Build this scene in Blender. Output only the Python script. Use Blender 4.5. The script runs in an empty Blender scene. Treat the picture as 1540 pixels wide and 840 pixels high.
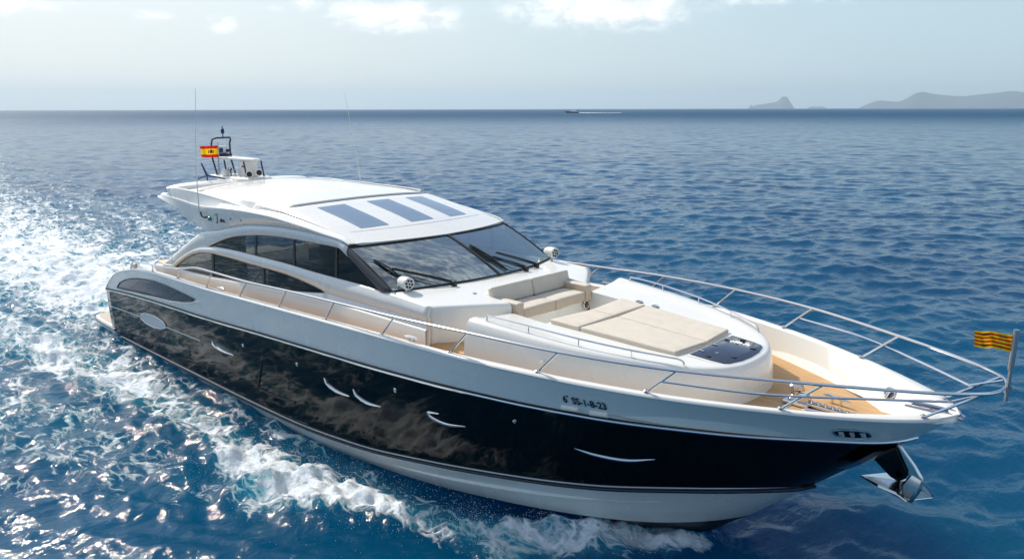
import bpy, bmesh, math, random
import numpy as np
from mathutils import Vector, Matrix, Euler

random.seed(7)
scene = bpy.context.scene
COL = scene.collection
R = math.radians

# ------------------------------------------------------------------ camera
cam_d = bpy.data.cameras.new("camera")
cam = bpy.data.objects.new("camera", cam_d)
COL.objects.link(cam)
scene.camera = cam
yaw, pit, rol = R(133.428552), R(12.5642), R(-0.13)
fwd = Vector((math.cos(yaw) * math.cos(pit), math.sin(yaw) * math.cos(pit), -math.sin(pit)))
rg = Vector((math.sin(yaw), -math.cos(yaw), 0))
up = rg.cross(fwd)
rg2 = math.cos(rol) * rg + math.sin(rol) * up
up2 = -math.sin(rol) * rg + math.cos(rol) * up
CAMLOC = Vector((28.3398, -11.4258, 7.4088))
m = Matrix((rg2, up2, -fwd)).transposed().to_4x4()
m.translation = CAMLOC
cam.matrix_world = m
cam_d.sensor_width = 36
cam_d.lens = 26.883
cam_d.clip_start = 0.1
cam_d.clip_end = 90000

# ------------------------------------------------------------------ light, sky
SUN_AZ, SUN_EL = 178.5, 42.0        # azimuth counter-clockwise from +x (the bow)
sun_d = bpy.data.lights.new("sun", 'SUN')
sun_d.energy = 3.1
sun_d.angle = R(0.55)
sun_d.color = (1.0, 0.93, 0.82)
sun = bpy.data.objects.new("sun", sun_d)
COL.objects.link(sun)
sdir = Vector((math.cos(R(SUN_AZ)) * math.cos(R(SUN_EL)), math.sin(R(SUN_AZ)) * math.cos(R(SUN_EL)), math.sin(R(SUN_EL))))
sun.rotation_euler = sdir.to_track_quat('Z', 'Y').to_euler()
sun.location = (0, 0, 60)

scene.view_settings.view_transform = 'Standard'
scene.view_settings.look = 'None'
scene.view_settings.gamma = 1
scene.view_settings.use_curve_mapping = False
scene.view_settings.exposure = 0.54
scene.cycles.max_bounces = 8
scene.cycles.transparent_max_bounces = 12
scene.cycles.caustics_reflective = False
scene.cycles.caustics_refractive = False
scene.cycles.sample_clamp_indirect = 6
scene.cycles.sample_clamp_direct = 0

world = bpy.data.worlds.new("World")
scene.world = world
world.use_nodes = True


class NT:
    """small helper to write node trees"""
    def __init__(s, tree):
        s.t = tree
        s.t.nodes.clear()

    def n(s, typ, props=None, **ins):
        nd = s.t.nodes.new(typ)
        for k, v in (props or {}).items():
            setattr(nd, k, v)
        for k, v in ins.items():
            key = k.replace('_', ' ')
            if k[0] == 'i' and k[1:].isdigit():
                sock = nd.inputs[int(k[1:])]
            else:
                sock = nd.inputs[key]
            if isinstance(v, bpy.types.NodeSocket):
                s.t.links.new(v, sock)
            else:
                sock.default_value = v
        return nd

    def math(s, op, a, b=None, c=None, clamp=False):
        nd = s.t.nodes.new('ShaderNodeMath')
        nd.operation = op
        nd.use_clamp = clamp
        for i, v in enumerate((a, b, c)):
            if v is None:
                continue
            if isinstance(v, bpy.types.NodeSocket):
                s.t.links.new(v, nd.inputs[i])
            else:
                nd.inputs[i].default_value = v
        return nd.outputs[0]

    def mix(s, f, a, b):
        nd = s.t.nodes.new('ShaderNodeMix')
        nd.data_type = 'RGBA'
        for i, v in ((0, f), (6, a), (7, b)):
            if isinstance(v, bpy.types.NodeSocket):
                s.t.links.new(v, nd.inputs[i])
            else:
                nd.inputs[i].default_value = v if i == 0 or len(v) == 4 else (*v, 1)
        return nd.outputs[2]

    def ramp(s, f, lo, hi, a=0.0, b=1.0, smooth=True):
        nd = s.t.nodes.new('ShaderNodeMapRange')
        nd.interpolation_type = 'SMOOTHSTEP' if smooth else 'LINEAR'
        nd.clamp = True
        for i, v in enumerate((f, lo, hi, a, b)):
            if isinstance(v, bpy.types.NodeSocket):
                s.t.links.new(v, nd.inputs[i])
            else:
                nd.inputs[i].default_value = v
        return nd.outputs[0]


w = NT(world.node_tree)
sky = w.n('ShaderNodeTexSky', dict(sky_type='NISHITA', sun_disc=False, sun_elevation=R(SUN_EL),
                                   sun_rotation=R(90 - SUN_AZ), altitude=0, air_density=1.0,
                                   dust_density=0.8, ozone_density=1.4))
tc = w.n('ShaderNodeTexCoord')
nrm = w.n('ShaderNodeVectorMath', dict(operation='NORMALIZE'), i0=tc.outputs['Generated'])
sep = w.n('ShaderNodeSeparateXYZ', None, Vector=nrm.outputs[0])
az = w.math('MULTIPLY', w.math('ARCTAN2', sep.outputs[1], sep.outputs[0]), 180 / math.pi)
el = w.math('MULTIPLY', w.math('ARCSINE', sep.outputs[2]), 180 / math.pi)
# cumulus: soft-edged noise, kept to a few banks low over the horizon and a scatter higher up
pos = w.n('ShaderNodeCombineXYZ', None, X=az, Y=w.math('MULTIPLY', el, 1.9), Z=0.0)
n1 = w.n('ShaderNodeTexNoise', dict(noise_dimensions='3D'), Vector=pos.outputs[0], Scale=0.42, Detail=9.0, Roughness=0.62, Distortion=0.35)
n2 = w.n('ShaderNodeTexNoise', dict(noise_dimensions='3D'), Vector=pos.outputs[0], Scale=0.13, Detail=4.0, Roughness=0.55)
blobs = None
# (azimuth, elevation, half width, half height, weight) in degrees
for (a, e, sx, sy, wt) in [(141.7, 6.4, 4.8, 1.2, 1.12), (126.8, 6.95, 6.8, 1.7, 1.15), (147.5, 7.0, 1.2, 0.55, .95),
                           (165.4, 6.3, 3.4, 0.9, 1.0), (153.2, 5.6, 1.3, 0.7, .8), (157.5, 6.0, 1.8, 0.5, .7),
                           (149.9, 6.6, 1.2, .4, .5), (114.0, 7.5, 7.0, 0.8, .8)]:
    dx = w.math('DIVIDE', w.math('SUBTRACT', az, a), sx)
    dy = w.math('DIVIDE', w.math('SUBTRACT', el, e), sy)
    d2 = w.math('ADD', w.math('MULTIPLY', dx, dx), w.math('MULTIPLY', dy, dy))
    g = w.math('MULTIPLY', w.math('EXPONENT', w.math('MULTIPLY', d2, -1.0)), wt)
    blobs = g if blobs is None else w.math('MAXIMUM', blobs, g)
# broken cloud higher up the sky (seen only in reflections)
hi = w.math('MULTIPLY', w.ramp(el, 24, 50), w.ramp(n2.outputs[0], .05, .80))
hi = w.math('MULTIPLY', hi, 0.85)
dens = w.math('MAXIMUM', blobs, hi)
cl = w.math('ADD', w.math('MULTIPLY', dens, 0.66), w.math('MULTIPLY', w.math('SUBTRACT', n1.outputs[0], 0.5), 1.0))
cl = w.math('MULTIPLY', w.ramp(cl, 0.15, 0.70), w.ramp(dens, 0.05, 0.5))
shade = w.ramp(n1.outputs[0], .36, .60, .86, 1.12)
ccol = w.n('ShaderNodeMix', dict(data_type='RGBA', blend_type='MULTIPLY'), i0=1.0, i6=(7.6, 7.8, 7.8, 1))
cc = w.n('ShaderNodeCombineXYZ', None, X=shade, Y=shade, Z=shade)
w.t.links.new(cc.outputs[0], ccol.inputs[7])
pale = w.mix(w.ramp(az, 100, 168), (3.45, 4.55, 5.0), (5.5, 5.65, 5.5))
pale = w.mix(w.ramp(w.math('ABSOLUTE', w.math('SUBTRACT', az, 120)), 60, 150), pale, (3.2, 4.2, 4.7))
veil = w.math('MULTIPLY', w.ramp(el, 19, 4), .85)
base_sky = w.mix(veil, sky.outputs[0], pale)
skym = w.mix(w.math('MULTIPLY', cl, 0.85), base_sky, ccol.outputs[2])
bg = w.n('ShaderNodeBackground', None, Color=skym, Strength=0.112)
wo = w.n('ShaderNodeOutputWorld', None, Surface=bg.outputs[0])

# ------------------------------------------------------------------ materials
MATS = {}


def mat(name, col, rough=0.5, metal=0.0, coat=0.0, spec=0.5, bump=0.0, bscale=40.0, var=0.0, vscale=3.0, sheen=0.0):
    if name in MATS:
        return MATS[name]
    M = bpy.data.materials.new(name)
    M.use_nodes = True
    t = NT(M.node_tree)
    g = t.n('ShaderNodeNewGeometry')
    p = t.n('ShaderNodeBsdfPrincipled', None, Base_Color=(*col, 1), Roughness=rough, Metallic=metal, Coat_Weight=coat,
            Coat_Roughness=0.05, Specular_IOR_Level=spec, Sheen_Weight=sheen)
    if var > 0:
        nz = t.n('ShaderNodeTexNoise', None, Vector=g.outputs['Position'], Scale=vscale, Detail=6.0, Roughness=0.6)
        f = t.ramp(nz.outputs[0], .3, .7)
        c = t.mix(f, tuple(x * (1 - var) for x in col), tuple(min(1, x * (1 + var * .5)) for x in col))
        t.t.links.new(c, p.inputs['Base Color'])
        r = t.ramp(nz.outputs[0], .3, .7, rough * .8, min(1, rough * 1.3))
        t.t.links.new(r, p.inputs['Roughness'])
    if bump > 0:
        nz2 = t.n('ShaderNodeTexNoise', None, Vector=g.outputs['Position'], Scale=bscale, Detail=4.0)
        b = t.n('ShaderNodeBump', None, Strength=1.0, Distance=bump, Height=nz2.outputs[0])
        t.t.links.new(b.outputs[0], p.inputs['Normal'])
    t.n('ShaderNodeOutputMaterial', None, Surface=p.outputs[0])
    MATS[name] = M
    return M


GEL = mat('white_gelcoat', (.82, .80, .735), .28, coat=.4, var=.012, vscale=.6)
GELW = mat('warm_white_gelcoat', (.80, .765, .69), .35, coat=.3, var=.015, vscale=.6)
NONSKID = mat('nonskid_white', (.80, .80, .775), .55, bump=.0015, bscale=160, var=.04, vscale=2)
BLK = mat('black_gelcoat', (.0008, .001, .0013), .05, spec=.25)
ANTI = mat('antifouling', (.012, .012, .014), .5)
STEEL = mat('polished_steel', (.72, .70, .68), .12, metal=1.0)
STEELM = mat('brushed_steel', (.55, .54, .53), .3, metal=1.0)
RUB = mat('black_rubber', (.012, .012, .013), .45)
SEAM = mat('dark_seam', (.03, .022, .02), .6)
CUSH = mat('beige_vinyl', (.66, .585, .475), .6, bump=.0025, bscale=14, var=.05, vscale=5, sheen=.1)
CUSHT = mat('tan_vinyl', (.56, .455, .335), .62, bump=.002, bscale=14, var=.06, vscale=5)
DARKG = mat('dark_grey_plastic', (.04, .045, .055), .4)
HATCHM = mat('smoked_hatch_acrylic', (.035, .045, .075), .13, spec=.7)
SKYG = mat('skylight_glass', (.20, .27, .34), .2, spec=.6)
PLATM = mat('weathered_teak', (.50, .42, .34), .65, var=.15, vscale=6)
PIPE = mat('cushion_piping', (.46, .40, .33), .6)
TEAL = mat('green_lens', (.0, .28, .25), .2)
NAVY = mat('navy_paint', (.02, .03, .10), .35)
BOOT = mat('boot_top_paint', (.006, .009, .022), .25)
PORTG = mat('porthole_glass', (.02, .026, .036), .06, spec=.8)
DEEP = mat('grey_leather', (.42, .43, .42), .5)
CREAM = mat('cream_interior', (.5, .46, .38), .6)
WOODI = mat('walnut_interior', (.13, .065, .03), .35)
SKIN = mat('skin', (.42, .22, .14), .5)
SHIRT = mat('dark_shirt', (.02, .025, .04), .8)
TEXTM = mat('dark_blue_lettering', (.012, .03, .06), .4)
VENT = mat('pale_grille', (.42, .46, .52), .3, metal=.5)
REDF = mat('flag_red', (.55, .012, .025), .7)
YELF = mat('flag_yellow', (.82, .56, .01), .7)
for _M, _c in ((REDF, (.66, .015, .02)), (YELF, (.9, .62, .01))):
    _t = NT(_M.node_tree)      # thin cloth: the sun shines through from behind
    _d = _t.n('ShaderNodeBsdfDiffuse', None, Color=(*_c, 1))
    _l = _t.n('ShaderNodeBsdfTranslucent', None, Color=(*_c, 1))
    _x = _t.n('ShaderNodeMixShader', None, i0=.55, i1=_d.outputs[0], i2=_l.outputs[0])
    _t.n('ShaderNodeOutputMaterial', None, Surface=_x.outputs[0])
CREST = mat('flag_emblem', (.12, .05, .02), .8)
CHALK = mat('pale_metal', (.75, .75, .72), .3, metal=.4)
BEIGEL = mat('vent_beige', (.9, .80, .68), .5)


def teak_material():
    M = bpy.data.materials.new('teak_deck')
    M.use_nodes = True
    t = NT(M.node_tree)
    g = t.n('ShaderNodeNewGeometry')
    s = t.n('ShaderNodeSeparateXYZ', None, Vector=g.outputs['Position'])
    st = t.n('ShaderNodeMapping', None, Vector=g.outputs['Position'], Scale=(1.2, 14, 1))
    nz = t.n('ShaderNodeTexNoise', None, Vector=st.outputs[0], Scale=2.0, Detail=6.0, Roughness=.6)
    c = t.mix(t.ramp(nz.outputs[0], .3, .7), (.47, .265, .105), (.60, .38, .18))
    fr = t.math('FRACT', t.math('MULTIPLY', s.outputs[1], 15.0))
    ln = t.math('LESS_THAN', fr, 0.07)
    c = t.mix(t.math('MULTIPLY', ln, .75), c, (.09, .06, .04))
    p = t.n('ShaderNodeBsdfPrincipled', None, Base_Color=c, Roughness=.6)
    t.n('ShaderNodeOutputMaterial', None, Surface=p.outputs[0])
    return M


TEAK = teak_material()


def glass_material(name, tint, gloss=1.0, ior=1.5):
    M = bpy.data.materials.new(name)
    M.use_nodes = True
    t = NT(M.node_tree)
    fr = t.n('ShaderNodeFresnel', None, IOR=ior)
    f = t.math('MINIMUM', t.math('MULTIPLY', fr.outputs[0], gloss), .37)
    tr = t.n('ShaderNodeBsdfTransparent', None, Color=(*tint, 1))
    gl = t.n('ShaderNodeBsdfGlossy', None, Color=(.93, 1, .98, 1), Roughness=.02)
    mx = t.n('ShaderNodeMixShader', None, i0=f, i1=tr.outputs[0], i2=gl.outputs[0])
    t.n('ShaderNodeOutputMaterial', None, Surface=mx.outputs[0])
    return M


_t = NT(SKYG.node_tree)          # skylights: base colour takes the blue-grey of reflected sky; part of the light passes
_p = _t.n('ShaderNodeBsdfPrincipled', None, Base_Color=(.21, .30, .40, 1), Roughness=.16, Specular_IOR_Level=.6)
_x = _t.n('ShaderNodeBsdfTransparent', None, Color=(.75, .82, .88, 1))
_m = _t.n('ShaderNodeMixShader', None, i0=.84, i1=_x.outputs[0], i2=_p.outputs[0])
_t.n('ShaderNodeOutputMaterial', None, Surface=_m.outputs[0])
GLASS_F = glass_material('windscreen_glass', (.78, .90, .87), 4.4)
GLASS_S = glass_material('tinted_side_glass', (.12, .15, .17), .9)

# ------------------------------------------------------------------ mesh helpers


def pchip(xs, ys):
    xs = np.asarray(xs, float); ys = np.asarray(ys, float); h = np.diff(xs); d = np.diff(ys) / h
    mm = np.zeros(len(xs)); mm[0] = d[0]; mm[-1] = d[-1]
    for i in range(1, len(xs) - 1):
        if d[i - 1] * d[i] > 0:
            w1 = 2 * h[i] + h[i - 1]; w2 = h[i] + 2 * h[i - 1]
            mm[i] = (w1 + w2) / (w1 / d[i - 1] + w2 / d[i])

    def f(x):
        x = np.asarray(x, float); xc = np.clip(x, xs[0], xs[-1])
        i = np.clip(np.searchsorted(xs, xc, side='right') - 1, 0, len(xs) - 2)
        t = (xc - xs[i]) / h[i]; a = ys[i]; b = ys[i + 1]
        return (2*t**3 - 3*t**2 + 1)*a + (t**3 - 2*t**2 + t)*h[i]*mm[i] + (-2*t**3 + 3*t**2)*b + (t**3 - t**2)*h[i]*mm[i + 1]
    return f


def PT(pairs):
    return pchip([p[0] for p in pairs], [p[1] for p in pairs])


def wloc(o):
    v = Vector((0, 0, 0))
    while o is not None:
        v = v + o.location
        o = o.parent
    return v


def obj(name, verts, faces, mats, parent=None, smooth=True, idx=None, auto=35, loc=None):
    """verts are in world coordinates; the object's origin goes to loc (default: centre of the bounds)"""
    v = np.array([tuple(p) for p in verts], float)
    if loc is None:
        loc = (v.min(0) + v.max(0)) / 2
    loc = Vector(loc)
    me = bpy.data.meshes.new(name)
    me.from_pydata([tuple(p) for p in (v - np.array(loc))], [], [tuple(f) for f in faces])
    if not isinstance(mats, (list, tuple)):
        mats = [mats]
    for mm in mats:
        me.materials.append(mm)
    if idx is not None:
        me.polygons.foreach_set('material_index', idx)
    if smooth:
        me.polygons.foreach_set('use_smooth', [True] * len(me.polygons))
        if auto:
            bm = bmesh.new(); bm.from_mesh(me)
            lim = R(auto)
            for e in bm.edges:
                if len(e.link_faces) == 2 and e.calc_face_angle(0) > lim:
                    e.smooth = False
            bm.to_mesh(me); bm.free()
    me.validate()
    me.update()
    o = bpy.data.objects.new(name, me)
    COL.objects.link(o)
    if parent is not None:
        o.parent = parent
        loc = loc - wloc(parent)
    o.location = loc
    return o


def empty(name, loc, label=None, cat=None, group=None, kind=None, parent=None):
    o = bpy.data.objects.new(name, None)
    o.empty_display_size = .3
    COL.objects.link(o)
    if parent is not None:
        o.parent = parent
        o.location = Vector(loc) - wloc(parent)
    else:
        o.location = loc
    tag(o, label, cat, group, kind)
    return o


def tag(o, label=None, cat=None, group=None, kind=None):
    if label: o['label'] = label
    if cat: o['category'] = cat
    if group: o['group'] = group
    if kind: o['kind'] = kind
    return o


class MB:
    """collects geometry for one mesh"""
    def __init__(s):
        s.v = []; s.f = []; s.i = []

    def add(s, v, f, mi=0):
        k = len(s.v)
        s.v += [tuple(p) for p in v]
        s.f += [tuple(a + k for a in q) for q in f]
        s.i += [mi] * len(f)
        return s

    def grid(s, rows, mi=0, close_u=False, close_v=False, flip=False):
        nr = len(rows); nc = len(rows[0])
        v = [p for r_ in rows for p in r_]
        f = []
        for a in range(nr if close_v else nr - 1):
            for b in range(nc if close_u else nc - 1):
                a2 = (a + 1) % nr; b2 = (b + 1) % nc
                q = (a*nc + b, a*nc + b2, a2*nc + b2, a2*nc + b)
                f.append(q[::-1] if flip else q)
        return s.add(v, f, mi)

    def tube(s, path, r, n=10, mi=0, caps=True, closed=False):
        P = [Vector(p) for p in path]
        rs = r if isinstance(r, (list, tuple)) else [r] * len(P)
        rows = []
        prev = None
        for i, p in enumerate(P):
            if closed:
                t = (P[(i + 1) % len(P)] - P[i - 1]).normalized()
            else:
                t = (P[min(i + 1, len(P) - 1)] - P[max(i - 1, 0)]).normalized()
            if prev is None:
                a = Vector((0, 0, 1)) if abs(t.z) < .9 else Vector((1, 0, 0))
                u = t.cross(a).normalized()
            else:
                u = (prev - t * prev.dot(t)).normalized()
            prev = u
            vv = t.cross(u)
            rows.append([p + (u * math.cos(k * 2 * math.pi / n) + vv * math.sin(k * 2 * math.pi / n)) * rs[i] for k in range(n)])
        k0 = len(s.v)
        s.grid(rows, mi, close_u=True, close_v=closed)
        if caps and not closed:
            s.f.append(tuple(k0 + k for k in range(n))[::-1]); s.i.append(mi)
            b = k0 + (len(rows) - 1) * n
            s.f.append(tuple(b + k for k in range(n))); s.i.append(mi)
        return s

    def box(s, c, size, rot=None, mi=0, bev=0.0):
        bm = bmesh.new()
        bmesh.ops.create_cube(bm, size=1)
        for v in bm.verts:
            v.co = Vector((v.co.x * size[0], v.co.y * size[1], v.co.z * size[2]))
        if bev > 0:
            bmesh.ops.bevel(bm, geom=bm.edges[:], offset=bev, segments=3, profile=.5, affect='EDGES')
        M_ = rot.to_matrix() if rot is not None else Matrix.Identity(3)
        v = [M_ @ q.co + Vector(c) for q in bm.verts]
        f = [[q.index for q in fc.verts] for fc in bm.faces]
        bm.free()
        return s.add(v, f, mi)

    def prism(s, outline, z0, z1, bev=0.0, seg=3, warp=None, mi=0, cx=(), cy=()):
        """outline (x, y) extruded from z0 to z1, upper edge rounded, optional warp(x, y, z)->z"""
        bm = bmesh.new()
        vs = [bm.verts.new((p[0], p[1], z0)) for p in outline]
        fc = bm.faces.new(vs)
        if fc.normal.z > 0:
            fc.normal_flip()
        ex = bmesh.ops.extrude_face_region(bm, geom=[fc])
        top = [g_ for g_ in ex['geom'] if isinstance(g_, bmesh.types.BMVert)]
        for v in top:
            v.co.z = z1
        tf = [g_ for g_ in ex['geom'] if isinstance(g_, bmesh.types.BMFace)]
        bm.normal_update()
        if bev > 0:
            edges = set(e for f_ in tf for e in f_.edges)
            for e in bm.edges:
                if abs((e.verts[0].co - e.verts[1].co).z) > (z1 - z0) * .5 and e.is_manifold and e.calc_face_angle(0) > R(30):
                    edges.add(e)
            bmesh.ops.bevel(bm, geom=list(edges), offset=bev, segments=seg, profile=.5, affect='EDGES')
        for c_, no in [((a, 0, 0), (1, 0, 0)) for a in cx] + [((0, a, 0), (0, 1, 0)) for a in cy]:
            bmesh.ops.bisect_plane(bm, geom=bm.verts[:] + bm.edges[:] + bm.faces[:], plane_co=c_, plane_no=no, dist=1e-5)
        bmesh.ops.recalc_face_normals(bm, faces=bm.faces[:])
        bm.verts.index_update()
        v = [q.co.copy() for q in bm.verts]
        if warp:
            for q in v:
                q.z = warp(q.x, q.y, q.z)
        f = [[q.index for q in fc_.verts] for fc_ in bm.faces]
        bm.free()
        return s.add(v, f, mi)

    def mirror(s):
        k = len(s.v)
        s.v += [(p[0], -p[1], p[2]) for p in s.v]
        s.f += [tuple(a + k for a in q[::-1]) for q in s.f]
        s.i += s.i[:]
        return s

    def lathe(s, prof, origin, axis, n=20, mi=0):
        """prof: (distance along axis, radius)"""
        ax = Vector(axis).normalized()
        u = ax.orthogonal().normalized(); vv = ax.cross(u)
        rows = []
        for (d, r_) in prof:
            rows.append([Vector(origin) + ax * d + (u * math.cos(k * 2 * math.pi / n) + vv * math.sin(k * 2 * math.pi / n)) * max(r_, 1e-4) for k in range(n)])
        s.grid(rows, mi, close_u=True)
        return s

    def build(s, name, mats, parent=None, smooth=True, auto=35, loc=None):
        return obj(name, s.v, s.f, mats, parent, smooth, s.i, auto, loc)


def fixn(o):
    bm = bmesh.new(); bm.from_mesh(o.data)
    bmesh.ops.remove_doubles(bm, verts=bm.verts[:], dist=1e-5)
    bmesh.ops.recalc_face_normals(bm, faces=bm.faces[:])
    bm.to_mesh(o.data); bm.free()
    return o


def cut(o, cutter_mb, op='DIFFERENCE'):
    fixn(o)
    c = cutter_mb.build('cutter', [GEL], None, smooth=False)
    fixn(c)
    md = o.modifiers.new('b', 'BOOLEAN')
    md.operation = op
    md.object = c
    md.solver = 'EXACT'
    bpy.context.view_layer.update()
    dg = bpy.context.evaluated_depsgraph_get()
    me = bpy.data.meshes.new_from_object(o.evaluated_get(dg), preserve_all_data_layers=True, depsgraph=dg)
    o.modifiers.clear()
    me.name = o.name
    o.data = me
    bpy.data.objects.remove(c, do_unlink=True)
    return o


def solid(o, th, off=-1):
    md = o.modifiers.new('thickness', 'SOLIDIFY')
    md.thickness = th
    md.offset = off
    return o


def arc(c, r, a0, a1, n):
    return [(c[0] + r * math.cos(R(a0 + (a1 - a0) * k / n)), c[1] + r * math.sin(R(a0 + (a1 - a0) * k / n))) for k in range(n + 1)]


def spline(pts, n=8):
    """Catmull-Rom through points"""
    P = [np.array(p, float) for p in pts]
    P = [2 * P[0] - P[1]] + P + [2 * P[-1] - P[-2]]
    out = []
    for i in range(1, len(P) - 2):
        for k in range(n):
            t = k / n
            out.append(.5 * ((2 * P[i]) + (-P[i-1] + P[i+1]) * t + (2*P[i-1] - 5*P[i] + 4*P[i+1] - P[i+2]) * t*t + (-P[i-1] + 3*P[i] - 3*P[i+1] + P[i+2]) * t**3))
    out.append(P[-2])
    return [Vector(p) for p in out]
HAZE = 8.0e-5
# ------------------------------------------------------------------ the yacht: hull
yacht = empty('motor_yacht', (13, 0, 0), 'long black and white motor yacht under way in the foreground', 'yacht')

G_Y = PT([(-1, 2.6), (0, 2.75), (1, 2.85), (3, 2.98), (6, 3.08), (9, 3.13), (12, 3.15), (15, 3.15), (17, 3.13), (19.3, 3.04), (20.7, 2.88), (22.45, 2.40), (24.16, 1.62), (25.2, .98), (25.71, .55), (25.93, .25), (26.03, 0)])
C0 = dict(x=(2.12, 26.03), y=G_Y,
          z=PT([(2.12, 1.76), (2.65, 2.09), (3.3, 2.42), (4.37, 2.69), (5.2, 2.82), (6.29, 2.91), (8.09, 2.97), (9.88, 3.0), (11.63, 3.06), (13.42, 3.12), (15.24, 3.18), (17.06, 3.23), (18.85, 3.26), (20.72, 3.30), (22.47, 3.28), (24.17, 3.26), (25.12, 3.25), (26.03, 3.25)]))
C1 = dict(x=(2.10, 25.52),
          y=PT([(2.1, 2.91), (6.5, 3.06), (9.8, 3.11), (12.5, 3.12), (16.08, 3.10), (18.26, 3.01), (19.83, 2.84), (21.54, 2.43), (23.18, 1.71), (24.71, .85), (25.2, .50), (25.42, .22), (25.52, 0)]),
          z=PT([(2.1, 1.70), (4, 1.88), (6.5, 2.05), (9.8, 2.20), (12.5, 2.35), (16.08, 2.51), (18.26, 2.60), (19.83, 2.66), (21.54, 2.69), (23.18, 2.70), (24.71, 2.76), (25.52, 2.79)]))
C2 = dict(x=(2.05, 24.15),
          y=PT([(2.05, 2.82), (7.5, 2.98), (11.3, 3.01), (13.39, 3.0), (15.9, 2.91), (17.82, 2.70), (19.43, 2.44), (21.18, 1.92), (22.62, 1.26), (23.75, .50), (24.0, .25), (24.15, 0)]),
          z=PT([(2.05, .20), (7.5, .36), (11.3, .41), (13.39, .45), (15.9, .60), (17.82, .81), (19.43, 1.01), (21.18, 1.20), (22.62, 1.41), (23.75, 1.54), (24.15, 1.57)]))
C3 = dict(x=(2.05, 23.1),
          y=PT([(2.05, 2.72), (8, 2.80), (12.24, 2.78), (13.89, 2.75), (16.28, 2.60), (17.57, 2.45), (19.26, 2.16), (20.13, 1.92), (21.02, 1.58), (21.85, 1.15), (22.6, .6), (22.95, .22), (23.1, 0)]),
          z=PT([(2.05, -.25), (8, -.12), (12.24, .0), (13.89, .03), (16.28, .12), (17.57, .18), (19.26, .32), (20.13, .38), (21.02, .43), (21.85, .48), (22.6, .56), (23.1, .62)]))
C4 = dict(x=(2.05, 22.75),
          y=PT([(2.05, .02), (20.5, .02), (22.75, 0)]),
          z=PT([(2.05, -.95), (15, -1.0), (19, -.85), (21, -.55), (22.0, -.2), (22.4, .05), (22.75, .35)]))


def crv(c, s):
    x = c['x'][0] + (c['x'][1] - c['x'][0]) * s
    return np.array([x, float(c['y'](x)), float(c['z'](x))])


NS = 110
SS = [1 - (1 - k / NS) ** 1.55 for k in range(NS + 1)]


def hull_row(a, b, t, hollow=0.0, bulge=0.0):
    out = []
    for s in SS:
        p = crv(a, s) * (1 - t) + crv(b, s) * t
        k = min(1, max(0, (s - .68) / .25))
        fade = min(1, (1 - s) / .08)
        p[1] += (-hollow * k * 4 * t * (1 - t) * fade + bulge * 4 * t * (1 - t)) * (1 if p[1] > 0 else 0)
        p[1] = max(0, p[1])
        out.append((p[0], -p[1], p[2]))
    return out


rows = []; mi = []
def seg(a, b, n, m_, hollow=0, bulge=0):
    for k in range(n):
        rows.append(hull_row(a, b, k / n, hollow, bulge)); mi.append(m_)
seg(C0, C1, 4, 0, .03)
seg(C1, C2, 9, 1, .10, .02)
seg(C2, C3, 3, 2, .05)
seg(C3, C4, 5, 3, .04)
rows.append(hull_row(C3, C4, 1))
mb = MB()
for k in range(len(rows) - 1):
    mb.grid([rows[k], rows[k + 1]], mi[k], flip=True)
mb.mirror()
# transom closing the stern between both sides
st = [r_[0] for r_ in rows]
for k in range(len(st) - 1):
    a, b = st[k], st[k + 1]
    mb.add([a, (a[0], -a[1], a[2]), (b[0], -b[1], b[2]), b], [(0, 1, 2, 3)], 1 if 4 <= k < 13 else (0 if k < 4 else 3))
hull = mb.build('hull', [GEL, BLK, GEL, ANTI], yacht, auto=28)
bm = bmesh.new(); bm.from_mesh(hull.data)
bmesh.ops.remove_doubles(bm, verts=bm.verts[:], dist=1e-4)
bmesh.ops.recalc_face_normals(bm, faces=bm.faces[:])
bm.to_mesh(hull.data); bm.free()


def y_top(x, z):
    z0, z1 = float(C0['z'](x)), float(C1['z'](x))
    t = (z0 - z) / (z0 - z1)
    return float(C0['y'](x)) * (1 - t) + float(C1['y'](x)) * t


def y_mid(x, z):
    z1, z2 = float(C1['z'](x)), float(C2['z'](x))
    t = (z1 - z) / (z1 - z2)
    s = (x - 2.1) / 22.7
    k = min(1, max(0, (s - .68) / .25))
    return float(C1['y'](x)) * (1 - t) + float(C2['y'](x)) * t - .10 * k * 4 * t * (1 - t) * min(1, (1 - s) / .08) + .02 * 4 * t * (1 - t)


def along(c, dy=0.0, dz=0.0, s1=1.0):
    P = [crv(c, s) for s in SS if s <= s1]
    return [(p[0], p[1] + dy, p[2] + dz) for p in P]


def both(path):
    """port side path then back along starboard: one tube around the stem"""
    return list(path) + [(p[0], -p[1], p[2]) for p in path[::-1]]


def lerp3(p, k):
    return p


# rub rail: steel strip with a dark line above and below
p = along(C1, .012)
p[-1] = (p[-1][0] + .015, 0.0, p[-1][2])
mb = MB().tube(p, .026, 8); mb.mirror()
rail_s = mb.build('rub_rail', STEEL, hull)
q = [(a[0], a[1] + .004, a[2] + .045) for a in p]
mb = MB().tube(q, .016, 6); mb.mirror()
mb.build('rub_strip', RUB, hull)
p = along(C2, .006, .03)
mb = MB().tube([(a[0], a[1] + .01, a[2]) for a in p], .016, 8); mb.mirror()
mb.build('boot_line', STEELM, hull)
p2 = along(C2, .006, -.035)
mb = MB().tube([(a[0], a[1] - .01, a[2]) for a in p2], .034, 8); mb.mirror()
mb.build('boot_stripe', BOOT, hull)
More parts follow.
